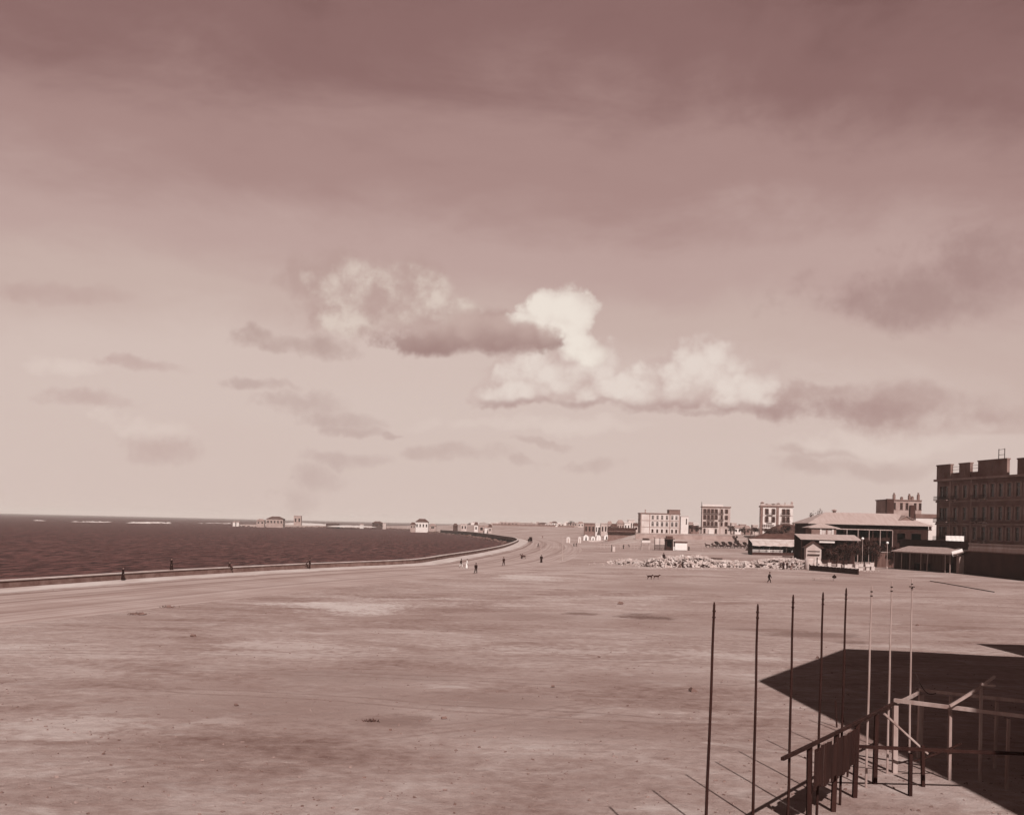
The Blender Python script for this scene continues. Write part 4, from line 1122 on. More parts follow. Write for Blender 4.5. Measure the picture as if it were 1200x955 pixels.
mb = MB(); mb.box(0, Wd*.55, -.05, .08, 1.95, 2.1); mb.box(0, Wd*.55, -.03, .06, 1.15, 1.25)
for q in range(40): mb.box(Wd*.55*q/40+.04, Wd*.55*q/40+.16, -.02, .05, 1.253, 1.947)
mb.build('balustrade', M['white'], cf)
for q in range(9):
    mb = MB(); mb.bar((Wd*q/8*.99+.1, 0, -.2), (Wd*q/8*.99+.1, 0, zf-.02), .10, square=True); mb.build('post', M['darkwood'], cf)
d = 416; p = spot(881, 640, d)
rr = thing('dark_roofed_wing', 'dark roofed wing rising just behind the pale awning pavilion', 'building', (p.x, d, 0))
k = PXM(d); Wd = 64*k
mb = MB(); mb.box(.5, Wd-.5, 1, 9, -.5, 6.0); mb.build('wall', M['dark'], rr)
mb = MB(); hip_roof(mb, .5, Wd-.5, 1, 9, 6.0, 2.2, 6, .6, .2); mb.build('roof', M['tile'], rr)

# ------------------------------------------------------------------ dark scrubby mound behind
rg = random.Random(21)
def mound(name, cx, cy, rx, ry, h, m):
    mb = MB(); n, c = 40, 14
    for i in range(c+1):
        t = i/c
        for q in range(n):
            a = 2*math.pi*q/n; w = 1+.08*math.sin(3*a+1)+.05*math.sin(7*a)
            z = h*(1-t**2.2)*(1+.10*math.sin(5*a+t*6)+.07*math.sin(9*a+11*t))
            mb.v.append((cx+rx*t*w*math.cos(a), cy+ry*t*w*math.sin(a), hgt(cx, cy)*0+z-.4))
    for i in range(c):
        for q in range(n): mb.face(i*n+q, i*n+(q+1) % n, (i+1)*n+(q+1) % n, (i+1)*n+q)
    o = mb.build(name, m, None, True); return structure(o)
msc = material('scrubby_soil', .085, .55, .5, bump=.5)
mound('mound', spot(922, 620, 478).x, 478, 17.5, 26, 11.3, msc)
sh_i = 0
for px, dd, h, c_ in ((886, 455, 4.5, 2.6), (893, 462, 7.5, 2.6), (901, 470, 10.8, 2.4), (912, 468, 11.5, 2.8), (923, 470, 12.0, 2.6), (930, 452, 8.0, 3.0), (937, 455, 9.0, 3.0), (944, 460, 12.2, 2.6)):
    q = spot(px, 620, dd); f_ = max(.0, 1-((q.x-spot(922, 620, 478).x)/17.5)**2-((dd-478)/26)**2); z = max(0, 11.3*min(1, f_*1.0)-1.0)
    tree((q.x, dd, z), max(2.6, h-z), c_, ['low rounded dark bush on the left shoulder of the mound', 'ragged dark bush halfway up the mound behind the awning', 'upright dark bush near the top of the mound under the white house', 'broad dark bush on the mound crest below the paired windows', 'dense dark bush on the mound crest right of the white house', 'dull leafy bush on the right flank of the mound', 'wide pale leaved bush at the foot of the mound by the telegraph post', 'dark bush on the mound beside the hall eaves'][sh_i], 40+sh_i, mat=['shrub', 'shrub', 'shrub', 'shrub2', 'shrub', 'shrub2', 'shrub2', 'shrub'][sh_i], group='bushes on the mound', bushy=True, name='mound_bush')
    sh_i += 1

# trees before the hall
TL = ['leftmost dark garden tree beside the gabled kiosk', 'short bushy garden tree behind the white stone blocks', 'dark garden tree under the canopy edge', 'tall dark garden tree next to the taller globe lamp', 'broad dark garden tree in the middle of the hall front', 'thin crowned garden tree between the two globe lamps', 'dark garden tree behind the boarded hut', 'low dark garden tree at the boarded hut corner']
for q, (px, dd, h, c_) in enumerate(((972, 290, 5.2, 1.9), (981, 284, 4.2, 1.7), (988, 292, 6.4, 2.2), (1001, 288, 7.0, 2.5), (1013, 293, 7.4, 2.6), (1025, 289, 7.0, 2.3), (1036, 294, 6.6, 2.2), (1043, 290, 5.2, 1.7))):
    g_ = spot(px, 650, dd); tree((g_.x, dd, 0), h, c_, TL[q], 70+q, group='garden trees before the hall', name='garden_tree')
g_ = spot(959, 606, 372); tree((g_.x, 372, 0), 17.0, 2.8, 'tall tree showing its crown above the left end of the hall roof', 91, mat='shrub2', name='tall_tree')
g_ = spot(861, 640, 528); tree((g_.x, 528, 0), 6.6, 1.7, 'small dark tree standing over the row of cabs', 93, name='street_tree')
# umbrella-shaped palm
g_ = put(879.5, 600, 620)
pr = thing('palm_tree', 'small flat topped palm standing alone left of the white bay fronted house', 'tree', g_)
mb = MB(); mb.bar((0, 0, -.5), (.3, 0, 4.6), .22, .15, 8); mb.build('trunk', M['bark'], pr)
mb = MB(); rg = random.Random(9)
for q in range(26):
    a = q*2.4; l = rg.uniform(2.0, 3.2); z0 = 4.6; pts = []
    for t in range(5):
        f = t/4; pts.append(Vector((.3+math.cos(a)*l*f, math.sin(a)*l*f, z0+.9*math.sin(f*2.4)-.9*f*f)))
    for t in range(4):
        w = .30*(1-t/5); nrm = Vector((-math.sin(a), math.cos(a), 0))*w
        mb.poly([pts[t]-nrm, pts[t+1]-nrm*.8, pts[t+1]+nrm*.8, pts[t]+nrm])
mb.build('crown', M['shrub'], pr)

# globe lamps and telegraph post
def globe_lamp(px, py, dd, label):
    q = spot(px, py, dd); r = thing('globe_lamp', label, 'lamp post', (q.x, dd, 0), 0, 'globe lamps in the hall garden')
    mb = MB(); mb.lathe([(.22, -.2), (.22, .5), (.09, .7), (.065, q.z-.55), (.14, q.z-.45), (.14, q.z-.35)], 10); mb.build('post', M['wood'], r)
    mb = MB(); mb.lathe([(.08, -.36), (.30, -.2), (.38, 0), (.30, .2), (.08, .34)], 12, 0, 0, q.z); mb.build('globe', M['globe'], r, True)
globe_lamp(1011, 631, 281, 'taller globe lamp with a white ball standing among the garden trees')
globe_lamp(1040, 636, 279, 'shorter globe lamp with a white ball near the boarded hut')
q = spot(946, 618, 352); tp = thing('telegraph_post', 'pale telegraph post with one wide crossarm by the lodge', 'post', (q.x, 352, 0))
mb = MB(); mb.bar((0, 0, -.5), (0, 0, q.z+.8), .22, .15, 8); mb.build('pole', M['white'], tp)
mb = MB(); mb.bar((-1.7, -.2, q.z-.2), (1.9, -.2, q.z-.2), .10, square=True)
for t in (-1.5, -.8, .8, 1.6): mb.bar((t, -.2, q.z-.1), (t, -.2, q.z+.15), .06, n=5)
mb.build('crossarm', M['white'], tp)

# ------------------------------------------------------------------ hoarding, drums and stone blocks
a = Vector((*ground(948, 668.2), 0)); b = Vector((*ground(1005, 673.2), 0)); v = b-a
hd = thing('low_hoarding', 'low dark plank hoarding in front of the white stone blocks', 'fence', a, math.atan2(v.y, v.x))
mb = MB(); L = v.length; n = 40
for q in range(n): mb.box(L*q/n, L*(q+1)/n-.02, .01*(q % 2), .06, -.2, 1.28+.05*math.sin(q*2.1))
mb.build('planks', M['darkwood'], hd)
for t, h in ((.0, 1.5), (.16, 3.3), (.72, 3.0), (1.0, 1.4)):
    mb = MB(); mb.box(L*t-.1, L*t+.1, .065, .26, -.2, h); mb.build('post', M['darkwood'], hd)
for px, py, lb in ((950, 662.5, 'big white stone drum standing behind the left end of the hoarding'), (959.5, 662.8, 'rounder white stone drum leaning behind the hoarding post')):
    x, y = ground(px, py+5); o = thing('stone_drum', lb, 'stone drum', (x, y+1.5, 0), 0, 'stone drums behind the hoarding')
    mb = MB()
    if px < 955: mb.lathe([(.9, -.1), (1.05, .1), (1.05, 2.6), (.95, 2.75), (.3, 2.8)], 16)
    else: mb.lathe([(.2, -.75), (1.1, -.7), (1.25, -.5), (1.25, .5), (1.1, .7), (.2, .75)], 18)
    m_ = mb.build('drum', M['limestone'], o, True)
    if px > 955: m_.rotation_euler = (R(78), 0, R(15)); m_.location = (0, 0, 1.2)
    mb = MB(); mb.lathe([(.22, 0), (.22, .06)], 10); h_ = mb.build('hole', M['deep'], m_); h_.location = (0, 0, 2.75 if px < 955 else .72)
rg = random.Random(31); bi = 0
bm_ = []
for q in range(4):
    mb = MB(); w_, dp, h = rg.uniform(.9, 1.5), rg.uniform(.7, 1.1), rg.uniform(.7, 1.05)
    P = [(sx*w_/2*rg.uniform(.93, 1.02), sy*dp/2*rg.uniform(.93, 1.02), z) for z in (0, h) for sx, sy in ((-1, -1), (1, -1), (1, 1), (-1, 1))]
    mb.v = P
    for f in ((3,2,1,0),(4,5,6,7),(0,1,5,4),(1,2,6,5),(2,3,7,6),(3,0,4,7)): mb.face(*f)
    bm_.append((mb.mesh('stone_block', M['limestone']), h))
px = 967.0
while px < 1027:
    x, y = ground(px, 668+(px-967)*.01+rg.uniform(-.6, .6)); z = 0
    for lv in range(rg.choice((1, 2, 2, 3))):
        me, h = rg.choice(bm_)
        o = link('stone_block', me); o.location = (x+rg.uniform(-.12, .12), y+rg.uniform(-.2, .2), z); o.rotation_euler = (0, 0, rg.uniform(-.3, .3)); z += h
        tag(o, 'rough squared white stone block stacked behind the dark hoarding', 'stone block', 'white stone blocks stacked behind the hoarding')
    px += rg.uniform(4.0, 7.5)

# ------------------------------------------------------------------ limestone rubble heap
rg = random.Random(17)
mrub = material('limestone_rubble', .47, .20, .55, bump=.5, bscale=2.0)
def heap_top(px):                        # height of the heap along its length
    pts = [(712, .2), (722, 1.0), (738, 1.5), (752, 1.1), (764, 2.2), (785, 2.9), (812, 3.1), (826, 3.0), (834, 1.9), (862, 1.7), (878, 1.5), (892, 2.2), (905, 2.7), (925, 2.9), (945, 2.2), (962, 1.2), (975, .3)]
    return .86*float(np.interp(px, [p[0] for p in pts], [p[1] for p in pts]))
def heap_front(px): return float(np.interp(px, [712, 740, 770, 880, 960, 975], [660.0, 662.3, 664.6, 664.8, 667.6, 668.5]))
mb = MB(); cN = 15; cols_ = np.arange(712, 976, 1.5)
for px in cols_:
    x0_, y0_ = ground(px, heap_front(px)); h = heap_top(px)
    for q in range(cN):
        t = q/(cN-1); prof = math.sin(math.pi*t**.6)**.8 if 0 < t < 1 else 0
        dd = t*15
        z = h*prof*(.92+.14*rg.random())*(1+.14*math.sin(px*.33+q*.5)+.08*math.sin(px*.9+q*1.3)) - (.15 if t in (0, 1) else 0)
        sc_ = (y0_+dd)/y0_; mb.v.append((x0_*sc_+rg.uniform(-.08, .08), y0_+dd+rg.uniform(-.2, .2), z))
for i in range(len(cols_)-1):
    for q in range(cN-1): mb.face(i*cN+q, (i+1)*cN+q, (i+1)*cN+q+1, i*cN+q+1)
for q in range(4200):
    px = rg.uniform(712, 974); h = heap_top(px)
    if rg.random() > .25+h/3: continue
    x0_, y0_ = ground(px, heap_front(px)+rg.gauss(0, .25)); t = rg.random()**1.3
    prof = math.sin(math.pi*max(.001, t)**.6)**.8; dd = t*13
    sc_ = (y0_+dd)/y0_; mb.rock((x0_*sc_, y0_+dd-.3, h*prof*.95), rg.choice((.08, .10, .13, .17, .22, .30, .42)), rg, .8)
o = mb.build('rubble_heap', mrub); tag(o, 'long heap of broken white limestone across the open ground', 'rubble', kind='stuff')
# a thin skirt of chips around it
mb = MB()
for q in range(500):
    px = rg.uniform(690, 1030); x0_, y0_ = ground(px, heap_front(px)+abs(rg.gauss(0, 1.6))-.5)
    mb.rock((x0_, y0_, .02), rg.choice((.05, .07, .10, .14)), rg, .7)
o = mb.build('stone_chips', M['limestone']); tag(o, 'small pale stone chips scattered before the rubble heap', 'stone chips', kind='stuff')
for px, py, l, rz_, lb in ((838.5, 656, 3.6, .25, 'dark timber balk lying on the pale top of the rubble heap'), (922.5, 652.5, 2.6, -.2, 'short dark plank lying on the rubble before the pavilion')):
    x, y = ground(px, heap_front(px)); mb = MB(); mb.bar((-l/2, 0, 0), (l/2, 0, .1), .22, square=True)
    o = mb.build('timber_balk', M['darkwood']); o.location = (x*(y+6)/y, y+6, heap_top(px)+.35); o.rotation_euler = (0, .05, rz_); tag(o, lb, 'timber')

# ------------------------------------------------------------------ stalls, booths, fence, walls and tents
d = 445; k = PXM(d)
p = put(752.5, d, 645); r = thing('canvas_stall', 'small market stall with a white counter under a dark little awning', 'stall', p)
w_ = 8.5*k
for sx in (0, w_):
    for sy in (0, 2): 
        mb = MB(); mb.bar((sx, sy, -.2), (sx, sy, 4.2), .09, square=True); mb.build('post', M['stucco'], r)
mb = MB(); mb.box(-.3, w_+.3, -.25, 2.2, 3.1, 4.0); mb.build('counter', M['white'], r)
mb = MB(); mb.poly([(-.1, -.7, 4.35), (w_+.1, -.7, 4.35), (w_-.3, 2.1, 4.95), (.3, 2.1, 4.95)]); mb.box(.3, w_-.3, -.4, 2.0, 4.2, 4.34); mb.build('awning', M['dark'], r)
p = put(767, d, 645); r = thing('lattice_stall', 'open timber stall with a pale upper screen and dark lattice below', 'stall', p); w_ = 12*k
for sx in (0, w_/2, w_):
    mb = MB(); mb.bar((sx, 0, -.2), (sx, 0, 5.4), .15, square=True); mb.build('post', M['darkwood'], r)
mb = MB(); mb.box(.2, w_-.1, .0, .05, 2.4, 4.9); mb.build('screen', M['awning'], r)
mb = MB()
for z in (.7, 1.5, 2.2): mb.box(0, w_, .06, .16, z, z+.16)
for q in range(9): mb.box(w_*q/9+.2, w_*q/9+.34, .17, .25, 0, 2.3)
mb.build('lattice', M['darkwood'], r)
mb = MB(); mb.box(-.3, w_+.3, -.4, 2.5, 5.4, 5.6); mb.build('roof', M['wood'], r)
p = put(780, d, 645); r = thing('dark_kiosk', 'dark square kiosk with an overhanging flat lid between stall and booth', 'kiosk', p); w_ = 8.5*k
mb = MB(); grid_wall(mb, w_, 4.9, [(.5, w_-.5, 1.2, 3.9)], z0=-.2); mb.box(0, .1, .05, 2.6, -.2, 4.7); mb.box(w_-.1, w_, .05, 2.6, -.2, 4.7); mb.box(.1, w_-.1, 2.5, 2.6, -.2, 4.7); mb.build('walls', M['darkwood'], r)
mb = MB(); mb.box(-.5, w_+.6, -.9, 2.9, 4.75, 5.1); mb.box(.2, w_-.2, -.3, 2.4, 5.103, 6.1); mb.build('roof', M['tile'], r)
p = put(791, d, 645); r = thing('white_booth', 'bright white canvas booth with a dark flat roof edge', 'booth', p); w_ = 14*k
mb = MB(); mb.box(0, w_, 0, 3, .2, 3.3); mb.build('canvas', M['canvas'], r)
mb = MB(); mb.box(-.15, w_+.15, -.2, 3.2, 3.303, 3.85); mb.build('roof', M['tile'], r)
mb = MB(); mb.box(.3, w_-.3, .1, 2.8, -.2, .197); mb.build('base', M['darkwood'], r)
p0 = put(700, d+6, 645); p1 = put(751, d+6, 645)
r = thing('post_fence', 'thin pale post and rail fence left of the market stalls', 'fence', p0); L = p1.x-p0.x
mb = MB(); mb.bar((0, 0, 1.0), (L, 0, 1.0), .05, n=4); mb.bar((0, 0, 1.9), (L, 0, 1.9), .05, n=4); mb.build('rails', M['stucco'], r)
for q in range(14):
    mb = MB(); mb.bar((L*q/13, 0, -.2), (L*q/13, 0, 2.1), .07, square=True); mb.build('post', M['stucco'] if q % 3 else M['wood'], r)
for px, py, w_, h, lb in ((663.8, 636, 4.2, 3.2, 'left and wider of two white bathing cabins on the open ground'), (677.4, 636, 3.4, 3.4, 'right and narrower of two white bathing cabins on the open ground')):
    x, y = ground(px, py); r = thing('white_cabin', lb, 'cabin', (x, y, 0), 0, 'white cabins on the open ground')
    w_ = w_*PXM(y); mb = MB(); mb.box(0, w_, 0, w_, 0, h*.9); mb.build('walls', M['white'], r)
    mb = MB(); hip_roof(mb, 0, w_, 0, w_, h*.9, h*.12, w_*.5, .12, .06); mb.build('roof', M['white'], r)
    mb = MB(); mb.box(w_*.3, w_*.7, -.04, -.004, .1, h*.7); mb.build('door', M['stucco'], r)
x, y = ground(717.6, 646.3); o = thing('white_block', 'single white stone block standing by a dark post in front of the fence', 'stone block', (x, y, 0))
mb = MB(); mb.box(.1, 1.0, 0, .7, -.1, 1.9); mb.build('block', M['limestone'], o)
mb = MB(); mb.bar((-.35, .2, -.2), (-.35, .2, 2.6), .16, square=True); mb.build('post', M['darkwood'], o)
# tents further off
for px, w_, h, rd, lb in ((683.5, 6.5, 3.9, 0, 'white tent with a dark open doorway beside a dark post'), (692.5, 5.0, 3.0, 1, 'low pale tent with a sagging ridge'), (698.8, 5.6, 3.6, 2, 'round topped white tent in the middle of the camp'), (707.6, 6.4, 3.6, 1, 'wide white tent nearest the long dark shed')):
    dd = 690; kk_ = PXM(dd); p = put(px, dd, 632); r = thing('white_tent', lb, 'tent', p, 0, 'white tents below the town'); W_ = w_*kk_
    mb = MB(); n = 8
    for yy in (0, 4.0):
        for q in range(n+1):
            t = q/n; s_ = math.sin(math.pi*t); mb.v.append((W_*(.5-.5*math.cos(math.pi*t)), yy, (h*s_**.55 if rd == 2 else h*(.5*min(1, s_*3)+.5*(1-abs(2*t-1)))) if 0 < q < n else -.2))
    for q in range(n): mb.face(q, q+1, n+2+q, n+1+q)
    mb.face(*range(n+1)); mb.face(*range(2*n+1, n, -1)); mb.build('canvas', M['canvas'], r)
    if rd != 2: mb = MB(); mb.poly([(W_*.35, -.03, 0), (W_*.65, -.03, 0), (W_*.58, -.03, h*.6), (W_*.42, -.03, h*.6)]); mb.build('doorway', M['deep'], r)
    mb = MB(); mb.bar((W_/2, .02, 0), (W_/2, .02, h+.7), .07, n=5); mb.build('pole', M['darkwood'], r)
def wall_run(name, px0, px1, dd, z0, h, t, m, label, cap=None):
    a_ = spot(px0, 620, dd); b_ = spot(px1, 620, dd); r = thing(name, label, 'wall', (a_.x, dd, z0)); L = b_.x-a_.x
    mb = MB(); n = max(1, int(L/9))
    for q in range(n): mb.box(L*q/n, L*(q+1)/n, 0+.03*(q % 2), t, -4, h)
    mb.build('wall', m, r)
    mb = MB(); mb.box(-.15, L+.15, -.15, t+.15, h+.003, h+.22); mb.build('coping', cap or m, r); return r
wall_run('retaining_wall', 745, 862, 586, 3.4, 2.5, .8, M['grey'], 'long plain pale retaining wall behind the market stalls', M['stucco'])
wall_run('white_wall', 690, 723, 640, 0, .8, .5, M['limestone'], 'low white wall in front of the tents')
wall_run('boundary_wall', 577, 651, 1480, hgt(20, 1480)-.3, 2.6, .8, M['brown'], 'very long low dark boundary wall far across the plain', M['brown'])
wall_run('plain_wall', 654, 673, 1480, hgt(80, 1480)-.3, 2.4, .8, M['brown'], 'short dark wall continuing the line of the far boundary wall', M['brown'])
d = 618; k = PXM(d); p = spot(712.3, 626.5, d)
r = thing('long_dark_shed', 'long low shed with a dark sloping front beneath the pale school building', 'shed', (p.x, d, p.z), R(-6))
mb = MB(); mb.box(0, 32*k, .2, 6, -5, 2.4); mb.build('wall', M['brown'], r)
mb = MB(); mb.poly([(-.4, -1.2, 1.3), (32.5*k, -1.2, 1.3), (32.5*k, 4, 4.3), (-.4, 4, 4.3)]); mb.poly([(-.4, -1.2, 1.15), (-.4, 4, 4.15), (32.5*k, 4, 4.15), (32.5*k, -1.2, 1.15)]); mb.poly([(32.5*k, 6.5, 2.6), (-.4, 6.5, 2.6), (-.4, 4, 4.3), (32.5*k, 4, 4.3)])
mb.poly([(-.4, -1.2, 1.15), (32.5*k, -1.2, 1.15), (32.5*k, -1.2, 1.3), (-.4, -1.2, 1.3)]); mb.build('roof', material('dark_tarred_roof', .045, .3, .8), r)

# ------------------------------------------------------------------ cabs waiting in a row
def make_cab():
    r = thing('horse_cab', 'x', 'carriage', (0, 0, 0), 0, 'cabs waiting in a row by the pavilion')
    mb = MB(); n = 12                       # shell body, side on: -x is forward
    prof = [(-1.15, .95), (-1.2, 1.15), (-.9, .75), (-.5, .55), (.2, .55), (.6, .7), (.95, .95), (1.15, 1.35), (.2, 1.05), (-.7, 1.0)]
    for y in (-.6, .6): mb.v += [(x, y, z) for x, z in prof]
    L_ = len(prof); mb.face(*range(L_)); mb.face(*range(2*L_-1, L_-1, -1))
    for q in range(L_): mb.face(q, (q+1) % L_, L_+(q+1) % L_, L_+q)
    mb.build('body', M['black'], r)
    mb = MB(); pts = [(1.12, 1.3), (1.25, 1.9), (1.0, 2.35), (.5, 2.55), (0, 2.5), (-.25, 2.3)]
    for y in (-.62, 0, .62): mb.v += [(x, y, z+.05*(y == 0)) for x, z in pts]
    for y in range(2):
        for q in range(5): mb.face(y*6+q, y*6+q+1, (y+1)*6+q+1, (y+1)*6+q)
    for y in (0, 12): mb.v.append((.45, (-.62, .62)[y > 0], 1.35)); c_ = len(mb.v)-1; [mb.face(y+q, y+q+1, c_) for q in range(5)]
    mb.build('hood', M['black'], r)
    mb = MB(); mb.box(-1.5, -.95, -.5, .5, 1.25, 1.42); mb.box(-1.02, -.92, -.5, .5, 1.423, 1.85); mb.box(-1.95, -1.5, -.45, .45, .8, .88); mb.build('driver_seat', M['black'], r)
    for x, rad in ((-1.25, .42), (.75, .58)):
        for y in (-.72, .72):
            w = MB(); n = 18
            for q in range(n):
                a0, a1 = 2*math.pi*q/n, 2*math.pi*(q+1)/n
                w.bar((math.cos(a0)*rad, 0, math.sin(a0)*rad), (math.cos(a1)*rad, 0, math.sin(a1)*rad), .035, n=4)
            o = w.build('wheel', M['black'], r); o.location = (x, y, rad+.03)
            s_ = MB(); s_.bar((0, -.1, 0), (0, .1, 0), .08, n=8)
            for q in range(10): a0 = 2*math.pi*q/10; s_.bar((0, 0, 0), (math.cos(a0)*rad, 0, math.sin(a0)*rad), .02, n=4)
            s_.build('spokes', M['wood'], o)
    mb = MB(); mb.bar((-1.2, 0, .55), (.8, 0, .62), .05); mb.bar((-1.25, -.72, .45), (-1.25, .72, .45), .035); mb.bar((.75, -.72, .61), (.75, .72, .61), .035); mb.build('axles', M['iron'], r)
    for y in (-.42, .42):
        mb = MB(); mb.bar((-1.4, y, .75), (-3.8, y*.9, 1.15), .04, .03); mb.build('shaft', M['darkwood'], r)
    return r
cab0 = make_cab()
CL = ['first cab at the left end of the waiting row', 'second cab from the left in the waiting row', 'cab left of the small tree over the row', 'cab right of the small tree over the row', 'second cab from the right in the waiting row', 'last cab of the row beside the pavilion veranda', 'lone cab seen from behind on the coast road']
HL = ['horse at the very left of the cab row', 'horse of the second cab from the left', 'horse left of the small tree in the cab row', 'horse right of the small tree in the cab row', 'horse of the second cab from the right', 'horse of the cab nearest the pavilion', 'horse drawing the lone cab on the coast road']
spots_ = [(838, 531, .15), (846, 525, .1), (854, 533, .2), (863, 525, .05), (871, 533, .12), (879, 524, .1), (None, 0, 0)]
for q, (px, dd, rz_) in enumerate(spots_):
    c_ = cab0 if q == 0 else copy_thing(cab0)
    if px is None:
        x, y = ground(621.5, 635.3); pos_ = Vector((x, y, .05)); rz_ = R(-75)
    else: pos_ = put(px, dd, 640)
    c_.location = pos_; c_.rotation_euler = (0, 0, rz_); c_.scale = (1.3,)*3 if px else (1.1,)*3; c_['label'] = CL[q]
    if px is None: c_['group'] = 'cabs on the road'
    h_ = link('horse', HORSE); hx = Matrix.Rotation(rz_, 3, 'Z') @ Vector((-3.9 if px else -3.3, 0, 0)); h_.scale = (1.2,)*3 if px else (1.05,)*3; h_.location = pos_+hx; h_.rotation_euler = (0, 0, rz_-math.pi/2)
    tag(h_, HL[q], 'horse', 'cab horses')
# ------------------------------------------------------------------ the row of tall poles
# they stand along the long side of the timber frame
fz = 2.75
def fp(px, py, z=fz): return Vector((*ground(px, py, z), z))
A = fp(1077, 811); B = fp(1048, 823.5); Cc = fp(933, 881)
u = (A-Cc).normalized()
def on_line(px):
    a = ray(px, 760)[0]; nrm = Vector((u.y, -u.x, 0)); c = Cc-nrm*.16
    t = (a*c.y-c.x)/(u.x-a*u.y); return (c+u*t).y
PL = [(835, 707, 'nearest and leftmost of the tall dark poles'), (888, 709, 'second pole from the left, rising beside the shadow tip'), (929.5, 698, 'third pole from the left with a small peg near its top'),
      (964, 695, 'fourth pole from the left crossing the sharp left part of the shadow'), (991, 690, 'fifth pole, thinner, standing left of the first pale pole'), (1021, 687, 'sixth pole, the leftmost of the three pale ones'),
      (1045, 682, 'seventh pole, pale, rising over the near corner of the frame'), (1069.5, 679, 'farthest and rightmost pole with a crosspiece near its top')]
for q, (px, py, lb) in enumerate(PL):
    dd = on_line(px)
    t = spot(px, py, dd); r = thing('tall_pole', lb, 'pole', (t.x, dd, 0), q*.7, 'tall poles in a row along the timber platform')
    h = t.z; m_ = M['darkwood'] if q < 5 else M['pole']; lean = [.12, .0, -.03, -.06, -.05, -.06, -.08, -.10][q]
    mb = MB(); rg = random.Random(q); n = 7; prev = None
    for i in range(n):
        z0, z1 = -.4+(h-.1)*i/n, -.4+(h-.1)*(i+1)/n
    pts = [Vector((lean*(i/n-.6)+.006*math.sin(i*1.7+q), .006*math.sin(i*2.3), -.4+(h+.36)*i/n)) for i in range(n+1)]
    for i in range(n): mb.bar(pts[i], pts[i+1], .047-.016*i/n, .047-.016*(i+1)/n, 8)
    mb.bar(pts[-1], pts[-1]+Vector((0, 0, .08)), .030, .014, 8)
    mb.build('shaft', m_, r)
    for z in (h-.22, h-.38):
        mb = MB(); cx = lean*((z+.4)/(h+.36)-.6); mb.lathe([(.033, 0), (.046, .012), (.046, .04), (.033, .052)], 10, cx, 0, z); mb.build('band', M['iron'], r)
    if q in (2, 7):
        mb = MB(); mb.bar((cx-(.2 if q == 7 else .09), 0, h-.31), (cx+(.2 if q == 7 else .09), 0, h-.30), .020, n=5); mb.build('crosspiece', M['iron'], r)

# ------------------------------------------------------------------ timber frame of an unfinished terrace, lower right
Bx = fp(1166, 838); Ax = fp(1166, 820)
w = (Bx-B).normalized()
r = thing('unfinished_platform', 'bare timber skeleton of an unfinished platform in the lower right corner', 'platform', (B.x, B.y, 0))
o0 = Vector((B.x, B.y, 0))
def beam(p, q, s=.09, m='pole', name='beam', ext=0):
    p = Vector(p)-o0; q = Vector(q)-o0
    if ext: q = q+(q-p).normalized()*ext
    mb = MB(); n_ = 6; bow = Vector((0, 0, rnd.uniform(-.05, .02))); rs = [s*rnd.uniform(.93, 1.07) for _ in range(n_+1)]
    f_ = lambda t: p.lerp(q, t)+bow*math.sin(math.pi*t)
    for i_ in range(n_): mb.bar(f_(i_/n_), f_((i_+1)/n_), rs[i_], rs[i_+1], square=True)
    return mb.build(name, M[m], r)
def post(p, top, m='wood', s=.10, lean=None):
    lean = lean or (rnd.uniform(-.07, .07), rnd.uniform(-.07, .07))

    p = Vector(p)-o0; mb = MB(); mb.bar((p.x+lean[0], p.y+lean[1], -.3), (p.x, p.y, top), s, s*.95, square=True); return mb.build('post', M[m], r)
far = Cc-u*1.2
beam(far, B+u*.0, .075, 'darkwood', 'side_rail'); beam(B+u*.02+Vector((0, 0, .003)), A, .08, 'pole', 'side_rail')
beam(B+Vector((0, 0, .11)), Bx+Vector((0, 0, .11)), .10, 'pole', ext=8); beam(A+Vector((0, 0, .11)), Ax+Vector((0, 0, .11)), .10, 'pole', ext=8)
post(B+w*.05, fz-.09, 'pole', .13); post(A+w*.1, fz-.09, 'pole', .14)
for t in (2.1, 4.2, 6.3, 8.6): post(B+w*t+u*.2, fz-.09, 'wood', .075)
for t in (1.3, 3.1, 5.4, 7.7): post(A+w*t, fz+(.0 if t != 5.4 else .55), 'wood', .08)
for t in (2.5, 5.0, 7.4, 10.2): post(B-u*t, fz-.09, 'darkwood', .11)
for t in (1.6, 3.4): post(B+u*(-t)+w*1.5, 1.55, 'darkwood', .09)
# mid rails, brace and a raking timber
beam(B-u*4.8+Vector((0, 0, -.95)), B+w*6+Vector((0, 0, -1.15)), .08, 'darkwood', 'mid_rail')
beam(B-u*2.2+w*.2+Vector((0, 0, -.1)), B+w*1.4-u*.3+Vector((0, 0, -1.75)), .05, 'wood', 'brace')
beam(B+w*.9-u*.4+Vector((0, 0, -2.1)), B+w*2.6-u*.1+Vector((0, 0, -1.2)), .05, 'darkwood', 'brace')
rk0 = fp(1113, 827, fz+.22); rk1 = fp(1166, 792, fz+1.35)
beam(rk0, rk1, .065, 'pole', 'raking_timber'); beam(fp(1150, 801, 3.9), fp(1166, 803, 3.85), .06, 'pole', 'cross_timber')
pp = fp(1150, 803, 3.7); post(pp, 3.75, 'pole', .07)
